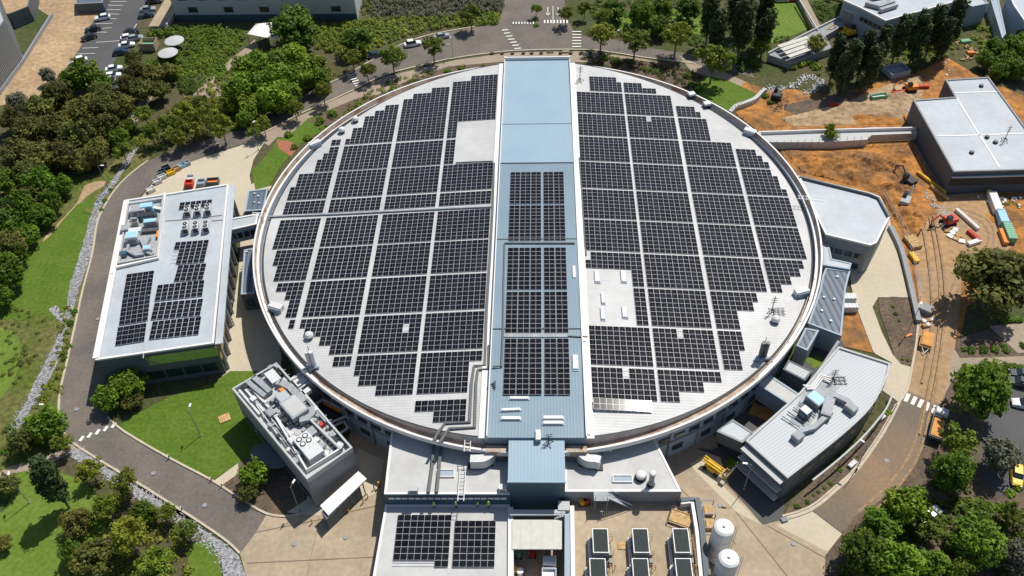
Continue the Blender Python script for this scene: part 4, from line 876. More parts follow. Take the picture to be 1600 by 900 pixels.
# pentagon building
e, P = bld('white_roof_building', 'five sided plain white roof building at the right of the round hall', '1247,274 1360,301 1375,307 1391,338 1370,379 1360,383 1290,366 1282,350', 7.6, 'wall_grey', 'roof_cool', 'rim', ph=.35)
win_row(e, G(1290, 366, 7.6), G(1360, 383, 7.6), 3.6, 1.2, 4); win_row(e, G(1290, 366, 7.6), G(1360, 383, 7.6), .8, 1.4, 3); 
mb = MB(); mb.strip(GP('1249,276 1359,303 1373,309 1389,338', 7.7), .35, 7.25, .55); mb.build('roof_edge', M['wall_dark'], e)
# north east building
e, P = bld('warehouse', 'big pale flat roofed building at the upper right edge beyond the site', '1477,124 1545,120 1562,143 1640,250 1640,264 1490,268 1427,156 1492,151', 6.0, 'wall_dark', 'roof_cool', 'wall_grey', ph=.25)
mb = MB(); mb.strip([G(1484, 275, 3), G(1640, 270, 3)], 1.0, 1.9, .3); mb.strip([G(1484, 276, 3), G(1420, 165, 3)], .4, 1.9, .2); mb.build('canopy', M['wall'], e)
mb = MB(); mb.strip([G(1490, 268, 6)+Vector((0, -.1, 0)), G(1640, 264, 6)+Vector((0, -.1, 0))], .2, 2.3, 2.2); mb.build('dark_band', M['dark'], e); mb = MB(); mb.strip([G(1490, 268, 6)+Vector((0, -.3, 0)), G(1640, 264, 6)+Vector((0, -.3, 0))], .5, 4.6, .2); mb.build('ledge', M['wall_pale'], e)
for q in ('1494,152 1562,262', '1463,212 1500,212 1610,208', '1492,145 1562,143'): seam(e, q, 5.77, .35, .05, 'rim')
antenna('black aerial mast on the warehouse roof', 1569, 220, 5.8, 4)
for k, (x, y) in enumerate(((1518, 239), (1542, 215), (1555, 223), (1533, 135))): vent_pipe('roof_vent', '%s small dark vent on the warehouse roof' % ('lower left', 'left of mast', 'beside the mast', 'topmost')[k], x, y, 5.78, .45, .3, 'dark', 'wall_grey', 'vents on the warehouse roof')
# top left buildings
e, P = bld('apartment_block', 'long pale grey block with punched windows at the top edge, left of centre', [(278, -60), (568, -60), (566, -4), (280, -4)], 9.5, 'wall_pale', 'roof_cool', ph=.3)
mb = MB()
A0, A1 = G(277, 33, 0), G(559, 31, 0)
bpy.data.objects.remove(bpy.data.objects[[c.name for c in e.children if c.name.startswith('wall')][0]])
for c in list(e.children): bpy.data.objects.remove(c)
W0 = [A0, A1, A1+Vector((0, 16, 0)), A0+Vector((0, 16, 0))]
mb.prism(W0, 0, 11, top=False); mb.build('wall', M['wall_pale'], e); mb = MB(); mb.sheet(W0, 10.7); mb.build('roof', M['roof_cool'], e); mb = MB(); mb.ring(W0, 10.6, 11.2, .4); mb.build('parapet', M['wall'], e)
mb = MB(); c = (A0+A1)/2; mb.obox((c.x, c.y-.12, 0), (A1-A0).length, .2, 1.9, math.atan2((A1-A0).y, (A1-A0).x)); mb.build('base_shadow_strip', M['wall_navy'], e)  # navy strip painting the dark shadow along the facade foot
win_row(e, A0, A1, 6.2, 1.2, 9, 2.6); win_row(e, A0, A1, 2.6, 1.6, 5, 2.6)
e2 = thing('entrance_ramp', 'sunlit beige ramp wall beside the pale grey block', 'ramp', G(255, 30, 0)); mb = MB(); mb.prism(GP('262,0 277,0 277,26 262,46 234,46', 0), 0, 1.0); mb.build('ramp_body', M['concrete'], e2); mb = MB(); mb.strip([G(277, -5, 0), G(277, 26, 0), G(263, 48, 0)], .3, 1.0, 1.0); mb.build('ramp_wall', M['wall_pale'], e2)
# far left slatted tower
e = thing('slatted_building', 'tall grey slat clad building cut by the upper left edge', 'building', G(-10, 120, 0))
T = [G(0, 146, 0), G(37, 96, 0), G(5, 5, 0), G(-60, 5, 0), G(-70, 146, 0)]; mb = MB(); mb.prism(T, 0, 12, top=False); mb.build('wall', M['wall_grey'], e); mb = MB(); mb.sheet(T, 11.9); mb.build('roof', M['roof_cool'], e)
mb = MB()
for a, b in ((T[0], T[1]), (T[1], T[2])):
    d = (b-a); n = int(d.length/.7); d.normalize(); no = Vector((d.y, -d.x, 0)); an = math.atan2(d.y, d.x)
    for k in range(n): c = a+d*(.35+k*.7)+no*.15; mb.obox((c.x, c.y, .3), .12, .3, 11.5, an)
mb.build('slat', M['wall_pale'], e)
e, P = bld('service_block', 'dark topped service block with tan roof slab in the top left corner', '-20,-20 52,-20 44,10 14,22 -20,20', 4.5, 'wall_dark', 'sand', 'wall_dark', ph=.3)
e, P = bld('site_cabin', 'small dark roofed cabin beside the car park top end', '118,-12 165,-14 160,4 118,6', 3.0, 'wall_dark', 'roof_dark', 'wall_grey', ph=.1)
mb = MB(); mb.strip([G(82, 26, 0), G(37, 98, 0), G(0, 148, 0)], .5, 0, 1.0); tag(mb.build('boundary_wall', M['wall_grey']), 'low grey wall along the foot of the slatted building', 'wall')
# top right complex
e, P = bld('research_block', 'large pale roofed block with roof plant at the top right', '1318,0 1345,12 1384,32 1500,0 1540,-40 1330,-40', 7.5, 'wall', 'roof_cool', 'rim', ph=.4)
win_row(e, G(1345, 12, 7.5), G(1384, 32, 7.5), 4.3, 1.2, 5, m='glass'); win_row(e, G(1384, 32, 7.5), G(1500, 0, 7.5), 4.0, 1.4, 9)
for k, q in enumerate((('curved pale duct on the research block roof', '1352,8 1372,14 1394,6', 1.5), ('long pale duct behind the curved one, research block roof', '1360,0 1385,-4 1404,-8', 1.2), ('short grey duct by the front edge of the research block', '1374,20 1400,12', 1.0))): run('roof_duct', q[0], 'duct', q[1], 7.1, q[2], .9, 'galv', 'ducts on the research block roof')
e, P = bld('stair_tower', 'small box tower with white cap before the research block', '1318,14 1326,9 1342,14 1334,20', 5.5, 'wall_grey', 'rim', 'rim', ph=.1)
e, P = bld('teal_roof_building', 'pale roofed wing with dark side at the top right, left of the teal lane', '1495,-10 1530,-10 1545,5 1520,10 1500,4', 6, 'wall', 'roof_cool', 'wall', ph=.2)
e, P = bld('corner_building', 'white roofed building cut by the top right corner', '1576,-10 1640,-20 1680,40 1640,60 1602,34 1584,8', 6.5, 'wall', 'roof_cool', 'rim', ph=.3)
e, P = bld('garden_wing', 'narrow slate walled wing beside the teal lane at top right', '1548,0 1560,-4 1572,52 1566,60', 3.5, 'wall', 'wall', 'wall', ph=.1)
e = thing('terrace', 'long paved terrace with low parapets below the research block', 'terrace', G(1280, 60, 0)); mb = MB(); mb.prism(GP('1200,84 1215,72 1262,50 1315,26 1322,36 1290,55 1300,74 1236,96', 2.2), 0, 2.0); mb.build('deck', M['wall_grey'], e)
mb = MB(); mb.strip(GP('1200,82 1268,47 1315,24', 2.6), .3, 2.0, .6); mb.strip(GP('1247,-5 1278,46', 2.4), .3, 2.0, .4); mb.build('parapet', M['wall_pale'], e)
mb = MB(); mb.strip(GP('1253,-5 1277,42', 1.6), 2.2, 0, 1.5); mb.build('stair_ramp', M['paving'], e)
e = thing('slatted_pergola', 'cream slatted canopy of four long bands over the terrace', 'canopy', G(1245, 80, 0))
for k in range(4):
    a, b = G(1217+k*5, 72.5+k*5.2, 3.4), G(1262+k*3.4, 58+k*5.2, 3.4); mb = MB(); mb.strip([a, b], 1.25, 3.3, .12); mb.build('canopy_band', M['cream'], e)
mb = MB()
for q in ((1218, 74), (1235, 92), (1262, 62), (1272, 76)): p = G(*q, 3.3); mb.obox((p.x, p.y, 0), .2, .2, 3.3)
mb.build('post', M['wall_grey'], e)
# white sail by the top left block
e = thing('shade_sail', 'white tensile sail canopy beside the big dark green tree at top left', 'shade sail', G(408, 60, 0))
c = [G(386, 53, 3.2), G(400, 37, 4.6), G(424, 35, 3.4), G(434, 62, 4.4)]; mb = MB(); n = 8; vs = []
for i in range(n+1):
    for j in range(n+1):
        u, v = i/n, j/n; p = (c[0]*(1-u)+c[3]*u)*(1-v)+(c[1]*(1-u)+c[2]*u)*v; vs.append((p.x, p.y, p.z-.5*math.sin(math.pi*u)*math.sin(math.pi*v)))
mb.add(vs, [(i*(n+1)+j, (i+1)*(n+1)+j, (i+1)*(n+1)+j+1, i*(n+1)+j+1) for i in range(n) for j in range(n)]); mb.build('fabric', M['rim'], e)
mb = MB()
for p in c: mb.tube([(p.x, p.y, 0), p], .1, 6)
mb.build('mast', M['wall_grey'], e)
# retaining walls of the site ramp
e = thing('retaining_wall', 'long concrete ramp wall with fence posts crossing the building site', 'wall', G(1300, 215, 0))
mb = MB(); P = GP('1183,208 1272,205 1276,216 1200,228', 1.6); mb.prism(GP('1184,205 1273,202 1318,203 1360,199 1432,199 1434,208 1362,211 1355,218 1290,222 1195,222', 2.0), 0, 2.0, mt=0); mb.build('ramp_deck', M['wall_pale'], e)
mb = MB(); mb.strip(GP('1190,205 1273,202 1432,198', 2.9), .25, 1.9, .9); mb.build('ramp_parapet', M['rim'], e)
mb = MB()
for k in range(22): p = G(1192+k*11, 223-k*.55, 2.6); mb.tube([(p.x, p.y, 0), (p.x, p.y, 3.0)], .05, 4)
mb.build('fence_post', M['timber'], e)
e = thing('retaining_wall', 'short curved pale retaining wall at the top of orange clay near the rim', 'wall', G(1160, 165, 0)); mb = MB(); mb.strip(smooth(GP('1141,174 1150,165 1163,160 1180,153 1190,143 1196,138', 1.2), 4, False), .9, 0, 1.3); mb.build('wall_body', M['wall_pale'], e)
mb = MB()
for k in range(12): p = G(1144+k*4.6, 171-k*3, 1.2); mb.obox((p.x, p.y, 1.3), .1, .1, .5)
mb.build('fence_post', M['wall_grey'], e)

# ------------------------------------------------------------ equipment on the round roof
def rr(px, py, off=0.):
    z = 11.
    for i in range(12): p = G(px, py, z); z = zr(p.x, off)
    return Vector((p.x, p.y, z))
def cowl(px, py, lb, r=.78, grp='roof vents on the round roof'):
    p = rr(px, py); e = thing('roof_vent', lb, 'roof vent', p, grp)
    mb = MB(); mb.cyl(p, r*.7, .75, 16); mb.build('throat', M['dark'], e); mb = MB(); mb.lathe((p.x, p.y, p.z+.6), [(r, 0), (r, .25), (r*.7, .6), (r*.2, .75)], 18); mb.build('cowl', M['duct_white'], e)
cowl(556, 190, 'domed white roof vent nearer the top, upper left of the round roof'); cowl(535, 207, 'domed white roof vent lower of the upper left pair'); cowl(484, 528, 'domed white roof vent at the lower left of the round roof'); cowl(1211, 503, 'domed white roof vent on the right side below the frame aerial')
def sq_vent(px, py, lb):
    p = rr(px, py); e = thing('square_vent', lb, 'roof vent', p, 'square vents at the upper right rim'); mb = MB(); mb.obox((p.x, p.y, p.z-.1), 1.3, 1.2, .9, .3); mb.build('throat', M['dark'], e); mb = MB(); mb.obox((p.x, p.y, p.z+.8), 1.7, 1.5, .35, .3, tx=.15); mb.build('cap', M['duct_white'], e)
sq_vent(1080, 152, 'square white roof vent nearer the blue spine, upper right rim'); sq_vent(1104, 167, 'square white roof vent further from the spine, upper right rim')
def rim_duct(px, py, lb, a):
    p = rr(px, py); e = thing('rim_hood', lb, 'roof hood', p, 'white hoods standing at the rim'); mb = MB(); mb.obox((p.x, p.y, p.z-.1), 2.5, 1.2, 1.35, a); mb.build('hood', M['duct_white'], e)
    c, s = math.cos(a-math.pi/2), math.sin(a-math.pi/2); mb = MB(); mb.obox((p.x+c*.8, p.y+s*.8, p.z), 2.2, .12, 1.1, a); mb.build('louvre', M['wall'], e)
rim_duct(493, 229, 'white rim hood at the upper left of the round roof', .6); rim_duct(1171, 210, 'white rim hood at the upper right of the round roof', -.55); rim_duct(433, 484, 'white rim hood at the lower left of the round roof', -.35); rim_duct(1251, 460, 'white rim hood at the lower right of the round roof', .3)
def exhaust(px, py, lb, m):
    p = rr(px, py); e = thing('exhaust_stack', lb, 'exhaust stack', p, 'exhaust stacks near the lower rim')
    mb = MB(); mb.obox((p.x, p.y, p.z-.1), 1.6, 1.2, .7, .5); mb.build('plinth', M['wall'], e)
    for dx in (-.35, .35): mb = MB(); mb.cyl((p.x+dx, p.y, p.z+.5), .36, 3.6, 12); mb.build('flue', M[m], e)
    mb = MB(); mb.tube([(p.x, p.y+.4, p.z), (p.x, p.y+.4, p.z+5)], .06, 5); mb.build('rod', M['dark'], e)
    mb = MB(); mb.tube([(p.x-1.4, p.y-.6, p.z+.3), (p.x+1.2, p.y-.3, p.z+.5)], .22, 7); mb.build('base_pipe', M['wall'], e)
exhaust(489, 574, 'white twin flue exhaust at the lower left rim', 'duct_white'); exhaust(1190, 560, 'dark twin flue exhaust at the lower right rim', 'pipe')
def mast(lb, px, py, h, grid=False):
    p = rr(px, py); antenna(lb, px, py, p.z, h, grid, 'aerial masts on the round roof')
mast('black aerial mast at the top just right of the blue spine', 906, 127, 4); mast('black aerial mast with square ballast frame on the right of the round roof', 1205, 488, 4, True)
p = G(770, 603, 11.4); e = thing('bird_frame', 'small cluster of black brackets at the left edge of the lower spine', 'brackets', p)
mb = MB()
for k in range(4): mb.tube([p+Vector((-.9+.3*k, -.5-.3*k, .1)), p+Vector((.5, .3-.4*k, .9))], .09, 5)
mb.build('bracket', M['dark'], e)
def strip_light(lb, px, py, L, wd, a, z, grp='white skylight strips'):
    p = G(px, py, z); e = thing('skylight_strip', lb, 'skylight', p, grp); mb = MB(); mb.obox((p.x, p.y, z), L, wd, .35, a, tx=.12); mb.build('translucent_cover', M['rim'], e); mb = MB(); mb.obox((p.x, p.y, z-.05), L+.2, wd+.2, .12, a); mb.build('kerb_frame', M['wall'], e)
for q in (('upper white skylight strip just below the spine solar panels', 811, 623, 3.2, .5, 0), ('middle slanted white skylight strip, left of the lower spine', 798, 641, 3.2, .45, .05), ('lower white skylight strip, left of the lower spine', 798, 654.5, 3.2, .55, 0),
          ('upper of two parallel white skylight strips, right of the lower spine', 864, 653.5, 3.3, .6, 0), ('lower of two parallel white skylight strips, right of the lower spine', 864, 661.5, 3.3, .6, 0),
          ('long upright white skylight right of the bottom spine panels', 899, 567, .9, 3.2, 0), ('narrow upright white skylight right of the middle spine panels', 897, 426, .55, 3.2, 0)):
    strip_light(q[0], q[1], q[2], q[3], q[4], q[5], 11.95 if q[2] < 600 else 11.85)
for q in (('left upright white skylight under the right half first column panels', 933, 433, .9, 3.0), ('right upright white skylight under the right half first column panels', 974, 433, .9, 3.0), ('slim upper skylight in the blank patch of the right roof', 942, 467, .6, 2.6), ('slim lower skylight in the blank patch of the right roof', 941.5, 491, .65, 2.9), ('short fat skylight in the blank patch of the right roof', 976, 489, .9, 2.6)):
    p = rr(q[1], q[2]); strip_light(q[0], q[1], q[2], q[3], q[4], 0, p.z+.05)
strip_light('long upright white skylight at the bottom by the spine right edge', 919, 664, .6, 4.2, 0, rr(919, 664).z+.05)
boxy('roof_box', 'small white box standing on the blue bay joint', 'roof box', 841, 684, 11.3, .8, 1.8, .9, 0, 'duct_white'); antenna('small aerial on the light blue bay roof', 857, 693, 11.1, 2)
# cable conduits and pipes
def conduit(lb, pts, wd=.3, m='pipe', off=.15, grp='dark cable conduits on the round roof', z=None, h=.22):
    P = [rr(a, b) if z is None else G(a, b, z) for a, b in PX(pts)]; mb = MB(); mb.strip([Vector((p.x, p.y, p.z+off)) for p in P], wd, None, h); return tag(mb.build('conduit', M[m]), lb, 'conduit', grp)
conduit('outer dark conduit from left solar columns down to the rim', '772,256 770,325 766,400 761,480 757.5,572 741,573 737,600 734,661 696,662 685,677 678,690', .42)
conduit('inner dark conduit from left solar columns down to the rim', '764,541 763,578 747,579 744,600 742,669 702,671 692,686 686,694', .42)
conduit('long double conduit crossing the left roof from spine to rim', '769,324 700,327 620,331 540,335 460,338 420,340', .35, 'galv')
conduit('thin dark conduit across the top of fourth left solar row', '770,253.5 740,254.5 712,256', .2)
conduit('dark conduit along the spine side edge of the right solar columns', '905,248 909,300 914,384 916,400', .22)
conduit('dark conduit stepping down the left of the spine panels', '898,381 788.5,381 787,450 786,525 784,573 770,574', .28, 'pipe', .1, z=12.05)
conduit('dark joint conduit between the lower spine panel blocks', '786,524.5 887,524.5', .8, 'galv', .05, z=12.0, h=.1)
conduit('thin dark conduit from the spine to the right solar columns', '887,526 905,527 918,527', .18, 'pipe', .05, z=11.95)
for lb, pts in (('outer dark pipe pair leg running down the left annex roof', '679,690 676,730 670,772'), ('inner dark pipe pair leg running down the left annex roof', '690,693 687,730 683,772')): conduit(lb, pts, .42, 'pipe', .3, 'pipes on the left annex', ZA, .35)
def ladder(lb, px, py, a, n=8, z=None, L=5, w_=.9):
    z = z or rr(px, py).z; p = G(px, py, z); e = thing('access_ladder', lb, 'ladder', p); e.rotation_euler = (0, 0, a); mb = MB()
    for x in (-w_/2, w_/2): mb.obox((x, 0, .3), .1, L, .1)
    for k in range(n): mb.obox((0, -L/2+(k+.5)*L/n, .31), w_, .08, .08)
    o = mb.build('frame', M['rim']); o.parent = e
ladder('white roof ladder lying over the right rim', 1266, 312, R(80), 7, 10.0, 5); ladder('white ladder frame over the rim by the left annex', 731, 692, 0, 6, 10.0, 3.6); ladder('white ladder standing on the left annex near the blue bay', 722, 757, 0, 9, ZA, 6)
ladder('white ladder over the left rim opposite the link bridge', 405, 337, R(85), 5, 10.0, 3)
# ------------------------------------------------------------ plants
def crown_mesh(name, m, seed, rx, rz, clumps, leaves, lw, cr, flat=0., hollow=.5):
    """crown of leaf sprays: clumps spread through an ellipsoid, each clump covered with small leaf faces"""
    rnd = random.Random(seed); vs = []; fs = []
    def leafq(p, n, s):
        n = n.normalized(); a = n.orthogonal().normalized(); t = rnd.uniform(0, 6.28); b = n.cross(a); u = a*math.cos(t)+b*math.sin(t); v = n.cross(u)
        i = len(vs); u *= s; v *= s*rnd.uniform(.45, .8)
        vs.extend([tuple(p-u), tuple(p+v*.9), tuple(p+u), tuple(p-v)]); fs.append((i, i+1, i+2, i+3))
    for c in range(clumps):
        while True:
            d = Vector((rnd.uniform(-1, 1), rnd.uniform(-1, 1), rnd.uniform(-1, 1)))
            if hollow < d.length < 1: break
        k = rnd.uniform(.72, 1.08); cc = Vector((d.x*rx*k, d.y*rx*k, d.z*rz*k)); r = cr*rnd.uniform(.6, 1.3)
        for _ in range(leaves):
            q = Vector((rnd.gauss(0, 1), rnd.gauss(0, 1), rnd.gauss(0, 1))).normalized(); rr_ = r*rnd.uniform(.55, 1.08)
            p = cc+Vector((q.x*rr_, q.y*rr_, q.z*rr_*(1-flat)))
            n = q+Vector((rnd.uniform(-.7, .7), rnd.uniform(-.7, .7), rnd.uniform(-.3, 1.0)))
            leafq(p, n, lw*rnd.uniform(.6, 1.3))
    me = bpy.data.meshes.new(name); me.from_pydata(vs, [], fs); me.materials.append(M[m]); me.update(); return me
def trunk_mesh(seed, H, r, rx, zc):
    rnd = random.Random(seed); mb = MB(); bend = Vector((rnd.uniform(-.3, .3), rnd.uniform(-.3, .3), 0)); top = Vector((0, 0, zc))+bend
    mb.tube([(0, 0, -.2), Vector((0, 0, zc*.5))+bend*.3, top], r, 7, 0, r*.45)
    for k in range(6):
        t = R(60*k+rnd.uniform(-20, 20)); s = Vector((0, 0, zc*rnd.uniform(.45, .8)))+bend*.5; L = rx*rnd.uniform(.55, .85)
        mb.tube([s, s+Vector((math.cos(t)*L*.5, math.sin(t)*L*.5, L*.45)), s+Vector((math.cos(t)*L, math.sin(t)*L, L*.7))], r*.4, 5, 0, r*.12)
    me = bpy.data.meshes.new('trunk'); me.from_pydata(mb.v, [], mb.f); me.materials.append(M['bark']); me.update(); return me
# kind: (leaf material, crown radius, crown half height, crown centre height, clumps, leaves per clump, leaf size, clump radius, trunk radius)
KIND = dict(gum=('gum', 3.0, 2.2, 4.4, 44, 56, .21, .66, .16), green=('green', 3.2, 2.6, 3.6, 85, 52, .27, .85, .2), olive=('olive', 3.4, 2.5, 3.6, 85, 52, .26, .85, .2),
            pine=('pine', 2.0, 5.6, 7.0, 95, 46, .26, .75, .2), lime=('lime', 3.0, 2.4, 3.4, 75, 52, .27, .85, .18), silver=('silver', 3.0, 2.3, 3.4, 65, 46, .25, .8, .18))
TM = {}
for i, (k, v) in enumerate(KIND.items()):
    for j in range(3):
        TM[k, j] = (crown_mesh('crown', v[0], i*10+j, v[1]-.5, v[2]-.4, v[4], v[5], v[6], v[7], hollow=.35), trunk_mesh(i*10+j, 0, v[8], v[1], v[3]))
tn = [0]
def tree(px, py, r, kind, label, grp=None, nm='tree'):
    """px,py: picture position of the crown centre, r: crown radius in picture pixels"""
    v = KIND[kind]; p = G(px, py, 4.0); dep = (p-CAM).dot(Fw); rm = r*1.12*dep/FPX; s = rm/v[1]
    for _ in range(3): p = G(px, py, v[3]*s); dep = (p-CAM).dot(Fw); s = (r*1.12*dep/FPX)/v[1]
    e = thing(nm, label, 'tree', (p.x, p.y, 0), grp); tn[0] += 1; rnd = random.Random(tn[0]*13)
    e.rotation_euler = (0, 0, rnd.uniform(0, 6.28)); e.scale = (s*rnd.uniform(.88, 1.14), s*rnd.uniform(.88, 1.14), s*rnd.uniform(.9, 1.15) if kind != 'pine' else s)
    c, t = TM[kind, rnd.randrange(3)]
    for n_, me in (('crown', c), ('trunk', t)): o = bpy.data.objects.new(n_, me); C.objects.link(o); o.parent = e; o.location.z = v[3] if n_ == 'crown' else 0
    return e
def ranked(s, label):
    L = sorted([tuple(float(v) for v in q.split(',')) for q in s.split()])
    return [(q, label if len(L) > 12 or len(L) == 1 else '%s, %s from left' % (label, ORD[i])) for i, q in enumerate(L)]
def trees(s, kind, label, grp, nm='tree'):
    for (x, y, r), lb in ranked(s, label): tree(x, y, r, kind, lb, grp, nm)
g1 = 'woodland trees at the left edge'
trees('60,165,26 92,150,24 125,170,28 45,200,26 82,195,28 118,210,27 25,240,28 62,240,28 98,240,27 140,205,24 158,170,24 168,200,22 150,238,22 20,185,22 45,270,24 128,250,20 15,385,24 50,310,22 185,165,20 160,150,20', 'olive', 'dark olive brown tree crowded into the wood at the left edge', g1, 'woodland_tree')
trees('62,287,24 30,320,24 62,335,20 10,345,24 40,365,20 8,425,28 25,395,20 80,315,18 95,290,16 8,285,20 185,215,16 200,195,14 0,465,18', 'green', 'mid green tree at the edge of the left wood', 'greener trees at the edge of the left wood', 'woodland_tree')
trees('130,115,26 155,125,18 112,122,18', 'green', 'bright bushy tree between sandy track and car park', 'trees between track and car park')
trees('25,155,16 75,118,12', 'silver', 'thin grey leaved tree beside slatted building', 'thin grey trees by the slatted building')
trees('215,110,17 240,118,17 220,140,20 250,140,17 195,130,14 208,90,14 262,112,16', 'olive', 'dull green tree right of the parked cars', 'belt of trees right of the parked cars')
trees('190,235,16 235,205,18 262,190,20 285,175,18 300,195,20 325,180,22 345,200,20 275,210,18 310,160,17 340,160,18 225,180,14', 'gum', 'feathery light gum above the ring road bend, woodland side', 'gums above the ring road bend')
trees('380,108,22 405,100,24 432,92,22 460,85,20 375,140,26 405,132,26 438,125,26 470,118,24 395,165,22 430,155,24 366,160,18 492,105,20 500,125,18 452,150,18 385,185,15', 'lime', 'mid green tree in the dense thicket between hedge and ring road', 'thicket left of the upper ring road')
tree(457, 37, 32, 'green', 'large round dark green tree beside the white sail canopy', nm='fig_tree')
tree(556, 60, 22, 'green', 'dark green cone shaped tree right of the pale grey block', nm='tree')
for q in ((462, 85, 13, 'small leaning gum standing on the ring road edge right of the thicket'),): pass
for x, y, r, lb in ((550, 88, 17, 'tall slim gum leftmost of pair beside the zebra crossing'), (573, 108, 15, 'small slim gum in front of the zebra crossing'), (612, 85, 22, 'wide airy gum over the road left of the white van'), (676, 73, 18, 'gum between white van and road lamp on the upper road'),
                    (503, 140, 18, 'gum with long bare trunk leaning over the ring road, upper left'), (460, 170, 14, 'small thin gum on the footpath, upper left of the round building'), (410, 192, 15, 'gum at the left bend of the footpath near the lawn'), (395, 205, 12, 'smaller gum next to the footpath bend, upper left'),
                    (735, 22, 18, 'grey green gum left of the top junction'), (940, 48, 22, 'gum just right of the top zebra crossing'), (942, 22, 16, 'taller gum behind the one right of the top crossing'), (993, 58, 22, 'gum beside the white lamp, second right of the top crossing'), (1058, 55, 22, 'round gum third to the right of the top crossing'),
                    (1115, 92, 25, 'big yellow green gum by the rim at the garden corner, upper right'), (1188, 70, 16, 'pale feathery gum left of the slatted canopy'), (1278, 64, 15, 'pale gum standing in front of the slatted canopy'), (1300, 205, 13, 'small gum growing out of the concrete ramp wall'),
                    (838, 12, 10, 'little tree on the median island at the top junction'), (884, 20, 14, 'tree at the right corner of the top junction'), (913, 12, 12, 'narrow tree beside the red paving at the top')):
    tree(x, y, r*(1.12 if x > 900 else 1), 'gum', lb, nm='gum_tree')
trees('960,12,19 1003,18,20 1035,12,18 1075,12,19 1030,40,15', 'green', 'dark garden tree along top edge right of junction', 'garden trees along the top edge')
trees('1110,22,14 1122,50,15 1162,38,17 1195,18,16 1198,45,13 1150,12,13', 'pine', 'dark upright tree around the bright top lawn', 'dark upright trees around the top lawn')
for x, y, r, lb in ((1308, 85, 12, 'dark tall pine at the left end of the pine row behind the building site'), (1330, 95, 13, 'dark tall pine second from left in the pine row'), (1352, 82, 12, 'dark tall pine third from left in the pine row'), (1378, 72, 12, 'dark tall pine fourth in the row, by the glassy skip'),
                    (1408, 55, 12, 'slim pointed pine before the research block front'), (1437, 52, 13, 'pine right of the slim pointed one before the research block'), (1462, 42, 13, 'dark pine towering over the right end of the research block'), (1492, 34, 14, 'largest dark pine at the right end of the pine row'), (1476, 60, 11, 'shorter pine in front of the right end of the pine row'), (1318, 108, 11, 'low dark pine in front of the row left end'), (1365, 100, 11, 'low dark pine in front of the row near the centre')):
    tree(x, y, r*1.15, 'pine', lb, nm='pine_tree')
trees('1590,70,20 1575,95,18 1555,75,16 1598,105,18 1560,110,14 1600,55,14 1540,92,14', 'green', 'deep green tree beyond the warehouse at the right edge', 'trees beyond the warehouse')
tree(1556, 437, 52, 'olive', 'big dark spreading tree at the right edge below the building site', nm='tree'); tree(1530, 612, 44, 'green', 'large green tree above the right car park, beside the road trailer', nm='tree')
tree(1588, 415, 24, 'olive', 'smaller dark tree behind the big spreading tree at the right edge')
for x, y, r, k, lb in ((1495, 690, 28, 'gum', 'upper of two bushy trees beside the orange loaded truck'), (1488, 738, 33, 'green', 'lower of two bushy trees beside the orange loaded truck'), (1562, 712, 32, 'silver', 'dark grey leaved tree in the right car park'), (1418, 790, 34, 'lime', 'yellow green tree at the lower end of the east road'), (1380, 820, 30, 'green', 'green tree at the left of the yellow green one, lower right'),
                       (1455, 820, 22, 'gum', 'olive gum to the right of the yellow green tree'), (1350, 862, 36, 'green', 'bright leafy tree beside the pale slab at the bottom'), (1400, 878, 36, 'lime', 'bright leafy tree cut by the bottom edge, right of the pale slab'), (1455, 880, 26, 'lime', 'small bright tree on the bottom edge left of the dark gap'), (1532, 840, 40, 'green', 'large green tree near the bottom right corner'), (1590, 870, 30, 'silver', 'grey leaved tree in the bottom right corner'), (1585, 800, 22, 'gum', 'loose gum at the right edge beneath the car park'), (1500, 892, 20, 'green', 'low green tree on the bottom edge left of the corner')):
    tree(x, y, r, k, lb)
for x, y, r, k, lb in ((198, 597, 26, 'green', 'right of two round trees at the foot of the office building'), (166, 620, 22, 'green', 'left of two round trees at the foot of the office building'), (205, 625, 16, 'olive', 'small dark tree under the two round ones by the office'), (396, 738, 23, 'green', 'spiky green tree on the mulch left of the laboratory'), (388, 765, 17, 'olive', 'dark lower tree on the mulch left of the laboratory'),
                       (70, 663, 28, 'green', 'broad tree above the pale footpath at the lower left'), (35, 690, 22, 'olive', 'dark tree left of the broad one at the lower left'), (95, 690, 18, 'gum', 'light tree at the right end of the pale footpath'), (75, 750, 22, 'pine', 'dark round tree on the bright lower lawn edge'), (12, 755, 18, 'olive', 'dark tree on the left edge of the lower lawn'),
                       (140, 735, 20, 'gum', 'airy gum over the gravel bed, highest of the lower left group'), (195, 755, 24, 'gum', 'airy gum over the gravel bed right of the highest one'), (120, 815, 26, 'olive', 'dark bushy tree bordering the bright lower lawn'), (165, 790, 22, 'gum', 'olive gum between the bright lawn and the gravel bed'), (198, 838, 36, 'gum', 'largest dark tree of the lower left group'), (150, 872, 32, 'olive', 'dark tree on the bottom edge beside the bright lawn'), (240, 880, 32, 'gum', 'dark green tree on the bottom edge, right of the largest'), (262, 800, 18, 'gum', 'gum overhanging the gravel bed near the bend'), (290, 830, 18, 'gum', 'thin gum standing over the gravel at the bend'), (225, 800, 20, 'green', 'tree filling the middle of the lower left group'), (112, 865, 20, 'green', 'small tree at the bottom between lawn and dark trees'), (4, 848, 14, 'olive', 'dark tree just inside the left edge near the bottom')):
    tree(x, y, r, k, lb)
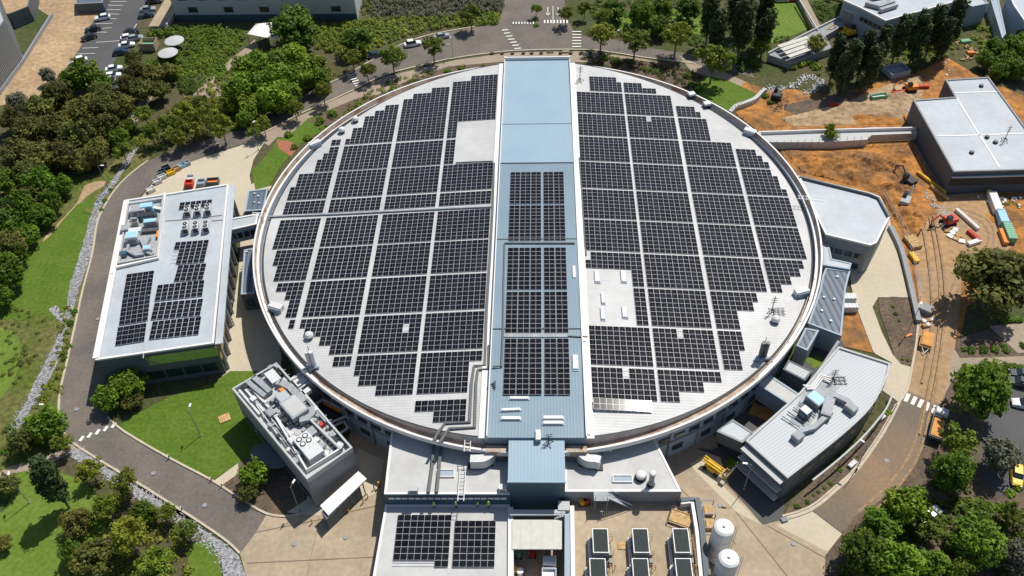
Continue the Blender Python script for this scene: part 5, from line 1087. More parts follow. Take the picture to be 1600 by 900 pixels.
# single bushes
BM_ = [crown_mesh('bush', k, 90+i, .75, .5, 16, 34, .17, .38, hollow=.2) for i, k in enumerate(('green', 'lime', 'olive', 'gum'))]
def bushes(s, k, label, grp, nm='bush'):
    for (x, y, r), lb in ranked(s, label):
        p = G(x, y, .3); dep = (p-CAM).dot(Fw); sc_ = r*dep/FPX
        o = bpy.data.objects.new(nm, BM_[k]); C.objects.link(o); o.location = (p.x, p.y, .35*sc_); o.scale = (sc_, sc_, sc_*.85); o.rotation_euler = (0, 0, x*y % 6); tag(o, lb, 'bush', grp)
bushes('1388,628,4 1383,645,4 1375,655,3 1362,672,4 1352,672,3 1342,688,4 1335,692,4 1340,713,3 1316,712,5 1313,733,5 1304,722,4 1299,755,5 1288,762,4 1279,768,4 1272,773,3 1262,784,5 1246,790,6 1330,702,3', 0, 'small green shrub in the planting strip along the curved office', 'shrubs in the strip by the curved office')
bushes('1386,643,7', 1, 'bright yellow green shrub at the top of the planting strip by the curved office', None)
bushes('1143,722,9', 1, 'bright green bush in the corner beside the yellow machine', None)
bushes('1519,548,8 1538,547,9 1555,545,8 1572,547,7 1568,540,6 1508,545,6 1600,540,8', 0, 'leafy shrub below the big spreading tree', 'shrubs below the big spreading tree')
bushes('1568,502,7 1580,500,8 1592,500,8', 1, 'light hedge ball near right edge footpath', 'hedge balls at the right edge')
bushes('1560,573,9 1575,572,9 1590,574,9 1570,580,7', 0, 'dark shrub between footpath and right car park', 'shrubs by the right car park')
bushes('1500,788,10 1516,785,10 1532,788,10 1548,790,9 1562,792,9 1578,770,9 1590,760,9 1560,610,5', 1, 'bright clipped shrub under the right car park', 'clipped shrubs under the right car park')
bushes('1400,490,5 1406,500,4 1395,478,4 1410,560,4 1420,562,4', 3, 'small dry shrub in the bare roadside bed', 'dry shrubs in the bare bed')
bushes('1333,462,4 1330,455,3 1338,475,4 1331,468,3', 1, 'low bright shrub beside the white cabins', 'low shrubs beside the white cabins')
bushes('117,487,7 111,505,7 104,520,5 163,312,5 158,327,4 172,296,4 107,540,6 100,560,6', 0, 'round shrub between stone creek and ring road', 'shrubs between creek and ring road')
bushes('595,165,9 580,178,8 540,195,7 520,178,9 500,190,9 560,165,9 640,140,8 655,130,9 480,215,8 460,230,7 450,210,8 615,140,9 700,112,7 720,106,6 670,125,6', 0, 'garden shrub between the footpath and the upper left rim', 'shrubs at the upper left rim')
bushes('960,95,9 945,90,8 1010,108,7 1025,112,6 1075,118,8 1090,140,8 1080,132,8 1150,95,10 1165,98,10 1158,108,8 1180,100,9 985,95,6 1195,150,7 1204,160,6', 0, 'garden shrub between the road end and the upper right rim', 'shrubs at the upper right rim')
bushes('1250,100,9 1262,98,8 1275,104,9 1240,106,7', 1, 'bright shrub below the slatted canopy', 'bright shrubs below the slatted canopy')
bushes('838,39,5 838,30,4', 1, 'yellow green shrub on the median tip at the top junction', 'shrubs on the median')
# continuous shrub cover nobody could count
def inside(x, y, P):
    c = False
    for i in range(len(P)):
        a, b = P[i-1], P[i]
        if (a.y > y) != (b.y > y) and x < (b.x-a.x)*(y-a.y)/(b.y-a.y)+a.x: c = not c
    return c
def cover(name, pts, m, dens, h, size, seed=1, r=.6):
    rnd = random.Random(seed); P = GP(pts); x0, x1 = min(p.x for p in P), max(p.x for p in P); y0, y1 = min(p.y for p in P), max(p.y for p in P)
    vs = []; fs = []; n = int((x1-x0)*(y1-y0)*dens)
    for _ in range(n):
        x, y = rnd.uniform(x0, x1), rnd.uniform(y0, y1)
        if not inside(x, y, P): continue
        hh = h*rnd.uniform(.4, 1.1)
        for _ in range(22):
            q = Vector((rnd.gauss(0, 1), rnd.gauss(0, 1), abs(rnd.gauss(0, 1)))).normalized(); p = Vector((x, y, 0))+Vector((q.x*r, q.y*r, q.z*hh+.05)); nn = (q+Vector((rnd.uniform(-.6, .6), rnd.uniform(-.6, .6), rnd.uniform(0, .8)))).normalized()
            a = nn.orthogonal().normalized(); b = nn.cross(a); t = rnd.uniform(0, 6.28); u = (a*math.cos(t)+b*math.sin(t))*size*rnd.uniform(.6, 1.3); v = nn.cross(u)*.6; i = len(vs)
            vs += [tuple(p-u), tuple(p+v), tuple(p+u), tuple(p-v)]; fs.append((i, i+1, i+2, i+3))
    me = bpy.data.meshes.new(name); me.from_pydata(vs, [], fs); me.materials.append(M[m]); me.update(); o = bpy.data.objects.new(name, me); C.objects.link(o); return tag(o, kind='stuff')
cover('hedge', '230,50 290,45 345,45 372,52 372,70 330,98 290,128 240,122 228,100 246,96 250,88 290,82 292,58 232,60', 'green', 2.0, 1.6, .26, 2)
cover('shrub_cover', '275,52 300,50 380,50 385,62 360,90 330,125 300,150 305,130 340,90', 'green', 1.6, 1.1, .24, 3)
cover('shrub_cover', '480,45 600,28 660,30 780,20 780,38 700,42 640,55 590,75 560,98 520,85 485,72', 'gum', 1.5, 1.2, .26, 4)
cover('shrub_cover', '575,-10 790,-10 785,20 700,28 640,32 580,28', 'silver', 1.1, 1.8, .26, 5)
cover('shrub_cover', '300,150 400,80 500,100 530,115 470,150 400,195 312,220 240,235 200,240 190,220 240,190', 'gum', .8, 1.0, .24, 6)
cover('shrub_cover', '0,240 60,160 170,150 190,215 150,270 60,260 60,330 0,360', 'olive', .6, .8, .24, 7)
cover('shrub_cover', '1290,955 1320,860 1400,800 1450,740 1560,790 1700,780 1700,955', 'green', .8, 1.1, .26, 8)
cover('shrub_cover', '110,735 180,765 230,800 300,820 300,905 100,905 100,850 150,800', 'gum', .7, .8, .22, 9)
cover('shrub_cover', '1500,25 1535,20 1560,50 1600,60 1640,110 1580,125 1545,118 1525,70', 'lime', .6, .9, .25, 10)
cover('shrub_cover', '1345,60 1500,50 1525,75 1470,90 1420,105 1380,95', 'lime', .5, .7, .24, 11)
cover('shrub_cover', '1264,5 1310,-5 1330,10 1290,42 1272,45', 'green', .9, 1.0, .25, 12)
cover('shrub_cover', '20,655 100,690 60,715 0,730 0,660', 'green', .5, .8, .22, 13)
cover('tussock_grass', '95,480 112,480 105,560 92,640 60,700 20,700 60,620 85,560', 'gum', .9, .45, .2, 14, .4)
cover('tussock_grass', '0,470 70,500 60,560 30,600 0,610', 'olive', .4, .3, .18, 15, .4)
cover('shrub_cover', '900,88 930,88 1060,106 1100,118 1090,145 1000,112 930,100', 'olive', .7, .6, .22, 16)
cover('shrub_cover', '600,130 700,104 780,98 780,100 690,112 610,140 540,180 500,205 490,200', 'gum', .5, .6, .22, 17)
cover('shrub_cover', '1530,310 1600,300 1600,325 1560,330', 'gum', .3, .4, .2, 18)
cover('clipped_hedge', '374,58 380,62 336,98 292,128 286,122 330,92', 'lime', 4.0, 1.5, .2, 41, .5)
cover('clipped_hedge', '240,116 286,122 290,128 238,122', 'green', 4.0, 1.5, .2, 42, .5)
cover('clipped_hedge', '346,96 356,88 352,118 344,132 338,128', 'green', 4.0, 1.5, .2, 43, .5)
cover('clipped_hedge', '280,128 300,122 308,140 300,150 284,146', 'green', 3.5, 1.4, .2, 44, .5)
# ground stones of the creek
def stones(name, pts, n, s0, s1, seed, m='stone'):
    rnd = random.Random(seed); P = smooth(GP(pts), 4, False); mb = MB()
    for _ in range(n):
        i = rnd.randrange(len(P)-1); p = P[i].lerp(P[i+1], rnd.random())+Vector((rnd.gauss(0, .6), rnd.gauss(0, .6), 0)); s = rnd.uniform(s0, s1)
        mb.obox((p.x, p.y, 0), s, s*rnd.uniform(.6, 1), s*.5, rnd.uniform(0, 3), 0, .35)
    return tag(mb.build(name, M[m]), kind='stuff')
cover('shrub_cover', '790,-30 700,-30 560,-10 480,-20 470,30 480,45', 'gum', .5, 1.0, .26, 31)
cover('shrub_cover', '925,-40 925,40 955,56 1090,72 1180,92 1200,80 1240,60 1195,50 1190,-40', 'green', .35, .8, .24, 32)
cover('garden_scrub', '1270,110 1300,150 1345,145 1440,110 1480,90 1345,95', 'olive', .35, .5, .24, 33)
stones('creek_stones', '215,225 174,290 157,312 148,340 140,375 128,415 116,450 109,485 98,520 86,552 74,580 60,605 48,630 34,650 20,674', 1500, .12, .38, 3)
stones('gravel_stones', '110,702 160,733 217,768 265,800 312,835 345,862 365,900', 1500, .1, .32, 4)
stones('rubble', '1200,140 1240,135 1260,120 1285,130 1250,150', 260, .2, .6, 5, 'wall_pale')
stones('rubble', '1395,270 1415,300 1405,330 1420,310', 160, .15, .5, 6, 'wall_grey'); stones('rubble', '1450,300 1470,330 1490,345 1455,320', 160, .15, .5, 7, 'wall_pale')
stones('garden_stones', '1480,60 1500,70 1522,80 1505,95', 100, .25, .8, 8, 'sand')
# ------------------------------------------------------------ vehicles
def loft(mb, secs, m=0):
    """secs: list of (x, halfwidth, z0, z1, top halfwidth)"""
    n = 6; vs = []
    for x, w_, z0, z1, tw in secs: vs += [(x, -w_, z0), (x, -w_, z0+(z1-z0)*.55), (x, -tw, z1), (x, tw, z1), (x, w_, z0+(z1-z0)*.55), (x, w_, z0)]
    N = len(secs); fs = [(i*n+k, i*n+(k+1) % n, (i+1)*n+(k+1) % n, (i+1)*n+k) for i in range(N-1) for k in range(n)]
    return mb.add(vs, fs+[list(range(n))[::-1], [(N-1)*n+k for k in range(n)]], m)
def wheels(e, xs, y=.78, r=.33):
    for x in xs:
        for s in (-1, 1):
            mb = MB(); mb.tube([(x, s*y-.11, r), (x, s*y+.11, r)], r, 14, 0); mb.tube([(x, s*y-.12, r), (x, s*y+.12, r)], r*.55, 10, 1); mb.build('wheel', [M['rubber'], M['alu']], e)
def car(paint, kind='hatch'):
    e = thing('parked_car', 'x', 'car'); L = 2.15 if kind != 'suv' else 2.3; top = 1.45 if kind != 'suv' else 1.7
    mb = MB(); loft(mb, [(-L, .72, .42, .75, .6), (-L+.12, .84, .28, .9, .72), (-1.2, .89, .24, .96, .78), (0, .9, .22, .97, .8), (1.0, .89, .24, .95, .78), (L-.25, .82, .28, .82, .68), (L, .66, .4, .66, .5)]); mb.build('body', M[paint], e, .03)
    b = -1.75 if kind != 'sedan' else -1.45
    if kind == 'ute': b = -.5
    mb = MB(); loft(mb, [(b, .74, .85, .98, .66), (b+.45, .76, .85, top, .6), (.25, .76, .85, top, .62), (1.0, .74, .85, .97, .68)]); mb.build('window_band', M['glass'], e)
    mb = MB(); loft(mb, [(b+.42, .6, top-.03, top+.02, .58), (.27, .62, top-.03, top+.02, .6)]); mb.build('roof', M[paint], e)
    if kind == 'ute': mb = MB(); mb.obox((-1.3, 0, .9), 1.5, 1.45, .08); mb.build('tray_cover', M['dark'], e)
    for s in (-1, 1):
        mb = MB(); mb.obox((L-.08, s*.55, .55), .12, .3, .14); mb.build('headlight', M['alu'], e); mb = MB(); mb.obox((-L+.03, s*.6, .62), .1, .24, .16); mb.build('tail_light', M['red'], e)
    wheels(e, (-1.35, 1.3)); return e
CP = {}
def put_car(paint, kind, x, y, x2, y2, label, grp=None):
    """front of the car points towards picture point x2,y2"""
    k = (paint, kind)
    if k not in CP: CP[k] = car(paint, kind); o = CP[k]
    else: o = clone(CP[k])
    a, b = G(x, y, .05), G(x2, y2, .05); o.location = (a.x, a.y, .05); o.rotation_euler = (0, 0, math.atan2(b.y-a.y, b.x-a.x)); o['label'] = label
    if grp: o['group'] = grp
    return o
gp = 'cars in the upper left car park'
for q in (('carw', 'hatch', 161, 30, 150, 32, 'white car parked alone on the left side of the upper left car park'), ('carb', 'ute', 229, 26, 240, 24, 'dark blue pickup parked by the beige ramp at the upper left'),
          ('cars', 'sedan', 232, 17, 243, 16, 'silver car parked just beyond the dark blue pickup'), ('cark', 'suv', 241, 4, 252, 3, 'dark car at the top edge right of the upper car park'),
          ('cark', 'hatch', 146, 48, 136, 50, 'black car parked behind the lone white one, left side'), ('cark', 'sedan', 140, 61, 130, 64, 'dark grey car parked on the left below the black one'), ('carw', 'suv', 124, 98, 112, 101, 'white car at the lower left end of the upper car park'),
          ('cark', 'sedan', 206, 52, 218, 50, 'black car first in the right hand row of the upper car park'), ('carw', 'hatch', 202, 61, 214, 59, 'white car second in the right hand row of the upper car park'), ('cars', 'hatch', 212, 62, 224, 60, 'silver green car nearest the hedge in the right hand row'),
          ('carw', 'sedan', 199, 73, 211, 71, 'white car third in the right hand row of the upper car park'), ('carb', 'hatch', 190, 84, 202, 82, 'dark blue car fourth in the right hand row of the upper car park'),
          ('carw', 'sedan', 179, 110, 191, 108, 'white car in the near trio, furthest from the camera'), ('carw', 'hatch', 177, 121, 189, 119, 'white car in the middle of the near trio'), ('carw', 'suv', 175, 129, 187, 128, 'white car with roof rails nearest in the trio'), ('cars', 'sedan', 176, 142, 188, 140, 'silver car half hidden by trees below the white trio')):
    put_car(*q[:6], q[6], gp)
g = 'cars parked on the upper ring road'
put_car('carw', 'suv', 645, 71, 662, 68, 'white van like car on the upper ring road, between two gums', g); put_car('cars', 'sedan', 690, 59, 706, 56, 'white and grey car beneath the lamp on the upper ring road', g); put_car('carb', 'hatch', 588, 88, 602, 83, 'dark blue car at the kerb of the upper ring road, left of the white van', g)
g = 'cars in the right car park'
put_car('cark', 'suv', 1592, 601, 1578, 598, 'black car at the right edge of the right car park', g); put_car('carw', 'sedan', 1600, 634, 1586, 632, 'white car cut by the right edge in the right car park', g); put_car('cary', 'hatch', 1587, 745, 1587, 757, 'small yellow topped vehicle in the right car park', g); put_car('cark', 'sedan', 1595, 588, 1582, 586, 'dark car behind the black one at the right edge', g)
put_car('cars', 'sedan', 1220, 2, 1228, 2, 'silver car at the top edge above the bright lawn', 'cars above the bright top lawn'); put_car('carr', 'hatch', 1236, 1, 1244, 1, 'red car at the top edge above the bright lawn', 'cars above the bright top lawn')
put_car('cars', 'sedan', 1452, 808, 1462, 800, 'grey car half hidden under trees at the lower right', None)
def truck(label, x, y, x2, y2, cab, tray, load=None, L=4.2, W=2.1):
    a, b = G(x, y, .05), G(x2, y2, .05); e = thing('tipper_truck', label, 'truck', (a.x, a.y, .05)); e.rotation_euler = (0, 0, math.atan2(b.y-a.y, b.x-a.x)); parts = []
    mb = MB(); mb.obox((-1.0, 0, .55), L+1.2, .9, .3); parts.append(mb.build('chassis', M['dark']))
    mb = MB(); mb.obox((-1.2, 0, .9), L, W, .15); mb.ring([Vector((-1.2+sx_*L/2, sy*W/2, 0)) for sx_, sy in ((-1, -1), (1, -1), (1, 1), (-1, 1))], .9, 1.7, .1); parts.append(mb.build('tray', M[tray]))
    if load: mb = MB(); mb.obox((-1.2, 0, 1.05), L-.3, W-.25, .55, 0, 0, .12); parts.append(mb.build('load', M[load]))
    c = L/2-.9; mb = MB(); loft(mb, [(c, 1.0, .5, 2.2, .9), (c+.2, 1.02, .5, 2.35, .92), (c+1.2, 1.02, .5, 2.3, .92), (c+1.75, .98, .5, 1.5, .9)]); parts.append(mb.build('cab', M[cab]))
    mb = MB(); loft(mb, [(c+1.22, .9, 1.5, 2.2, .82), (c+1.74, .88, 1.42, 1.5, .84)]); parts.append(mb.build('windscreen', M['glass']))
    for x_ in (-L/2-.3, c+.8, -L/2+.9):
        for s in (-1, 1): mb = MB(); mb.tube([(x_, s*.85-.14, .45), (x_, s*.85+.14, .45)], .45, 12); parts.append(mb.build('wheel', M['rubber']))
    for o in parts: o.parent = e
    return e
truck('white cab truck carrying an orange load on the east road near the crossing', 1463, 668, 1472, 630, 'carw', 'wall_dark', 'load', 4.6, 2.2)
truck('white cab delivery truck standing in the loading bay', 858, 900, 859, 850, 'carw', 'carw', None, 3.4, 2.1)
def trailer():
    a = G(1446, 536, .05); b = G(1440, 566, .05); e = thing('flat_trailer', 'trailer heaped with orange clay on the east road by the bare bed', 'trailer', (a.x, a.y, .05)); e.rotation_euler = (0, 0, math.atan2(b.y-a.y, b.x-a.x)); ps = []
    mb = MB(); mb.obox((0, 0, .8), 3.9, 2.2, .15); ps.append(mb.build('deck', M['timber'])); mb = MB(); mb.obox((0, 0, .96), 3.7, 2.0, .35, 0, 0, .1); ps.append(mb.build('load', M['load']))
    mb = MB(); mb.tube([(1.9, .6, .7), (3.1, 0, .6)], .07, 5); mb.tube([(1.9, -.6, .7), (3.1, 0, .6)], .07, 5); ps.append(mb.build('drawbar', M['rim']))
    for x in (-.5, .5):
        for s in (-1, 1): mb = MB(); mb.tube([(x, s*.9-.12, .42), (x, s*.9+.12, .42)], .42, 12); ps.append(mb.build('wheel', M['rubber']))
    for o in ps: o.parent = e
trailer()
def machine(label, x, y, ang, body='yellow', boom=True, nm='excavator', L=2.6):
    p = G(x, y, .05); e = thing(nm, label, 'excavator' if boom else 'machine', p); e.rotation_euler = (0, 0, ang); ps = []
    for s in (-1, 1): mb = MB(); mb.tube([(-1.2, s*.9, .35), (1.2, s*.9, .35)], .35, 8); mb.obox((0, s*.9, 0), 2.4, .45, .7); ps.append(mb.build('track', M['rubber']))
    mb = MB(); mb.obox((-.4, 0, .75), L, 1.9, .9, 0, 0, .05); ps.append(mb.build('body', M[body])); mb = MB(); mb.obox((.5, .45, 1.6), 1.1, .85, 1.0, 0, 0, .1); ps.append(mb.build('cab', M['glass']))
    if boom:
        mb = MB(); mb.tube([(.9, -.3, 1.4), (2.6, -.3, 3.0), (4.2, -.3, 1.9)], .17, 6); ps.append(mb.build('boom', M[body])); mb = MB(); mb.tube([(4.2, -.3, 1.9), (3.9, -.3, .7)], .13, 6); ps.append(mb.build('arm', M[body])); mb = MB(); mb.obox((3.7, -.3, .15), .6, .8, .6, 0, 0, .2); ps.append(mb.build('bucket', M['dark']))
    for o in ps: o.parent = e
# yellow plant at the south east corner of the yard
p = G(1113, 734, .05); e = thing('boom_lift', 'yellow folded boom lift parked on the pale concrete below the round wall', 'lift', p); e.rotation_euler = (0, 0, R(-42)); ps = []
mb = MB(); mb.obox((0, 0, .45), 2.6, 1.5, .7, 0, 0, .06); ps.append(mb.build('base', M['yellow']))
for i in range(3): mb = MB(); mb.tube([(-1.9, -.45+.4*i, 1.5+.12*i), (2.0, -.45+.4*i, 1.35+.1*i)], .14, 6); ps.append(mb.build('boom', M['yellow']))
mb = MB(); mb.ring([Vector(v) for v in ((2.0, -.7, 0), (2.9, -.7, 0), (2.9, .7, 0), (2.0, .7, 0))], .9, 1.9, .08); ps.append(mb.build('basket', M['timber']))
for x_ in (-1, 1):
    for s in (-1, 1): mb = MB(); mb.tube([(x_, s*.8-.14, .42), (x_, s*.8+.14, .42)], .42, 12); ps.append(mb.build('wheel', M['rubber']))
for o in ps: o.parent = e
machine('small red excavator with timber pallets in front, on the building site', 1480, 350, R(200), 'red')
machine('orange excavator with boom over the red barrier, above the warehouse left corner', 1420, 142, R(190), 'orange')
machine('yellow compact excavator beside the terrace, behind the pines', 1312, 53, R(200)); machine('second yellow machine right of the one behind the pines', 1329, 55, R(20), boom=False, nm='skid_loader')
machine('dark excavator near the cut in the orange clay beside the pentagon building', 1417, 287, R(120), 'dark'); machine('grey site machine below the dark excavator on the orange clay', 1413, 318, R(60), 'grey_box', boom=True)
machine('dark tracked machine in the clay by the curved retaining wall', 1213, 153, R(70), 'dark', False, 'skid_loader')
# containers, skips, crates, pallets on the site
def crate(nm, lb, cat, x, y, dx, dy, dz, a, m, grp=None, open_=False, m2=None):
    p = G(x, y, 0.03); e = thing(nm, lb, cat, p, grp); e.rotation_euler = (0, 0, a)
    if open_:
        mb = MB(); mb.ring([Vector((sx_*dx/2, sy*dy/2, 0)) for sx_, sy in ((-1, -1), (1, -1), (1, 1), (-1, 1))], .1, dz, .12); o = mb.build('side_wall', M[m]); o.parent = e; mb = MB(); mb.obox((0, 0, .05), dx-.2, dy-.2, dz*.5); o = mb.build('contents', M[m2 or 'dark']); o.parent = e
    else:
        mb = MB(); mb.obox((0, 0, .12), dx, dy, dz-.12); o = mb.build('box', M[m]); o.parent = e; mb = MB()
        n = max(3, int(dx/.6))
        for k in range(n): mb.obox((-dx/2+(k+.5)*dx/n, 0, dz), .08, dy*.98, .05)
        o = mb.build('rib', M[m2 or m]); o.parent = e; mb = MB(); mb.obox((0, 0, 0), dx*.9, dy*.8, .12); o = mb.build('base', M['dark']); o.parent = e
ya = math.atan2((G(1570, 385)-G(1545, 320)).y, (G(1570, 385)-G(1545, 320)).x)
for q in (('container', 'white container at the upper end of the container row, right edge', 'container', 1552, 322, 6, 1.6, 1.6, ya, 'rim'), ('container', 'pale teal container in the middle of the container row, right edge', 'container', 1563, 345, 4, 1.6, 1.6, ya, 'duct_blue'), ('container', 'green container at the lower end of the container row, right edge', 'container', 1574, 368, 5, 1.6, 1.6, ya, 'green_paint'),
          ('barrier', 'orange barrier block left of the green container', 'barrier', 1566, 373, 4.2, .9, 1.0, ya, 'orange'), ('skip', 'yellow skip at the top of the container row', 'skip', 1545, 305, 1.6, 1.0, 1.0, ya, 'yellow'),
          ('site_cabin', 'white cabin beside the path under the slate link roof', 'cabin', 1323, 472, 2.6, 1.4, 1.8, 0, 'duct_white'), ('site_cabin', 'second white cabin below the first beside the slate link roof', 'cabin', 1326, 486, 2.8, 1.1, 1.6, 0, 'duct_white'),
          ('timber_stack', 'stack of timber beams by the haul road below the pentagon building', 'timber', 1425, 381, 3.4, 2.2, .9, R(-75), 'timber'), ('barrier', 'yellow barrier piece under the timber stack by the haul road', 'barrier', 1427, 405, 1.0, 2.6, .8, .2, 'yellow'),
          ('barrier', 'long yellow barrier along the warehouse ditch, upper piece', 'barrier', 1454, 287, .6, 8, .7, R(28), 'yellow'), ('barrier', 'long yellow barrier along the warehouse ditch, lower piece', 'barrier', 1467, 303, .6, 5, .7, R(28), 'timber'),
          ('barrier', 'red barrier at the left start of the sandy cut', 'barrier', 1303, 167, 2.4, .8, .9, 0, 'red'), ('barrier', 'long red barrier left of the warehouse notch', 'barrier', 1412, 145, 6.5, .7, .8, R(12), 'red'), ('barrier', 'second long red barrier right of the orange excavator', 'barrier', 1436, 138, 4.5, .7, .8, R(2), 'red'),
          ('barrier', 'red barrier slanting at the island edge below the red excavator', 'barrier', 1521, 371, .8, 3.4, .8, R(25), 'red'), ('barrier', 'white barrier at the nose of the island below the red excavator', 'barrier', 1521, 381, 3.0, .9, .8, R(22), 'rim'), ('barrier', 'long grey white barrier on the right of the island, below the red excavator', 'barrier', 1510, 345, .7, 6.5, .8, R(22), 'rim'),
          ('skip', 'orange bin beside the sandy path above the warehouse', 'skip', 1515, 86, 1.6, 1.0, 1.0, 0, 'orange'), ('container', 'small green skip above the garden path, upper right', 'skip', 1507, 68, 2.4, 1.2, 1.0, .2, 'green_paint'),
          ('barrier', 'orange plank lying in the bare bed by the east road', 'plank', 1419, 525, 1.4, .4, .3, .4, 'orange'), ('gas_box', 'white meter box among the shrubs by the curved office strip', 'meter box', 1377, 655, 1.2, .6, .8, .6, 'duct_white'), ('gas_box', 'white sign box by the kerb of the curved office strip', 'meter box', 1331, 727, 1.6, .7, .6, .7, 'duct_white'),
          ('valve_box', 'tan square slab in the middle of the lawn by the laboratory', 'slab', 351, 654, 1.9, 1.6, .2, .5, 'timber'), ('valve_box', 'small white box on the pale slab near the bottom right', 'box', 1225, 813, 1.0, .7, .4, .3, 'wall_grey'),
          ('skip', 'orange and yellow box at the upper yard next to the office roof', 'skip', 1, 1, 1, 1, 1, 0, 'orange')):
    if q[3] > 5: crate(*q)
for k, (x, y, c, lb) in enumerate(((297, 291, 'red', 'red open skip at the north west yard behind the office'), (299, 283, 'duct_white', 'pale round lidded tank behind the red skip'), (316, 290, 'wall', 'blue grey flat skip in the middle of the skip row'), (334, 288, 'hivis_orange', 'skip filled with orange and yellow cones behind the office'))):
    crate('skip', lb, 'skip', x, y, 2.6 if k == 3 else 1.7, 1.7, 1.3, .1, c if c != 'hivis_orange' else 'wall_dark', 'skips behind the office', True, c)
for k, (x, y, c) in enumerate(((254, 271, 'wall_navy'), (260, 265, 'cloth_dark'), (268, 272, 'yellow'), (277, 266, 'timber'), (285, 261, 'duct_blue'), (292, 258, 'galv'), (247, 286, 'duct_white'), (237, 299, 'rim'), (254, 279, 'duct_white'))):
    crate('crate', ('navy crate at the upper end of the crate row on the road side', 'black crate beside the navy one at the road side', 'yellow crate in the crate row beside the ring road', 'tan crate in the crate row beside the ring road', 'pale blue crate in the crate row beside the ring road', 'silver crate furthest up the crate row beside the ring road', 'white crate below the navy one beside the ring road', 'white crate lowest in the row beside the ring road', 'small white crate between navy and black crates')[k], 'crate', x, y, 1.7, 1.1, .9, R(38), c, 'crates along the ring road', True, c)
for k in range(9):
    x, y = 1474+(k % 3)*9+(k//3)*5, 352+(k//3)*9+(k % 3)*4
    crate('pallet', 'timber pallet %s in the cluster before the red excavator' % ('at the far left', 'at the far centre', 'at the far right', 'at the middle left', 'right in the centre', 'at the middle right', 'at the near left', 'at the near centre', 'at the near right')[k], 'pallet', x, y, 1.2, 1.0, .35, R(25+17*k), 'timber' if k % 2 else 'rim', 'pallets before the red excavator')
for k in range(5): crate('pallet', '%s block pile in the chequered stack above the clay trailer' % ORD[k], 'block pile', 1443+(k % 3)*6, 504+(k//3)*7-(k % 3)*1.5, .7, .7, .6, .3, 'timber' if k % 2 else 'rim', 'block piles above the clay trailer')
# green glassy skip by the pines
crate('skip', 'angular dark skip with glassy debris under the pine row', 'skip', 1399, 115, 5.5, 3.8, 1.5, R(20), 'wall', None, True, 'galv')
crate('skip', 'long green sided skip with a tan load on the sandy cut', 'skip', 1372, 154, 4.0, 1.3, 1.1, R(12), 'green_paint', None, True, 'rim')
crate('site_trailer', 'grey framed trailer standing on the concrete strip below the scaffold', 'trailer', 1444, 487, 2.2, 1.8, 1.3, R(-35), 'wall_grey')
# corner platform in the yard
p = G(1063, 812, ZY); e = thing('yard_platform', 'tan timber platform with dark frame in the yard corner', 'platform', p); e.rotation_euler = (0, 0, R(-22)); mb = MB(); mb.obox((0, 0, .3), 3.2, 2.4, .15); o = mb.build('deck', M['timber']); o.parent = e; mb = MB(); mb.ring([Vector(v) for v in ((-1.7, -1.3, 0), (1.7, -1.3, 0), (1.7, 1.3, 0), (-1.7, 1.3, 0))], .9, 1.0, .08); o = mb.build('rail', M['dark']); o.parent = e
mb = MB()
for v in ((-1.6, -1.2), (1.6, -1.2), (1.6, 1.2), (-1.6, 1.2)): mb.obox((v[0], v[1], 0), .1, .1, 1)
o = mb.build('post', M['dark']); o.parent = e
# wheeled bins, scooters in the loading bay and yard
for k, (x, y, z, c, lb) in enumerate(((804, 893, 0, 'yellow', 'yellow pump cart at the left of the loading bay'), (813, 897, 0, 'rim', 'white round drum beside the yellow cart in the loading bay'), (810, 869, 0, 'green_paint', 'green and yellow cart under the canopy edge'), (832, 868, 0, 'red', 'red trolley under the canopy edge in the loading bay'), (910, 787, ZY, 'yellow', 'yellow drum at the foot of the right annex wall'), (916, 786, ZY, 'red', 'red drum beside the yellow one at the annex wall'))):
    p = G(x, y, z); e = thing('drum_cart', lb, 'cart', (p.x, p.y, z+.02)); mb = MB(); mb.cyl((0, 0, .2), .5, .95, 12); o = mb.build('drum', M[c]); o.parent = e; mb = MB(); mb.obox((0, 0, .05), 1.1, 1.1, .12); o = mb.build('base', M['dark']); o.parent = e; mb = MB(); mb.tube([(-.5, 0, .1), (-.6, 0, 1.1)], .04, 5); o = mb.build('handle', M['alu']); o.parent = e
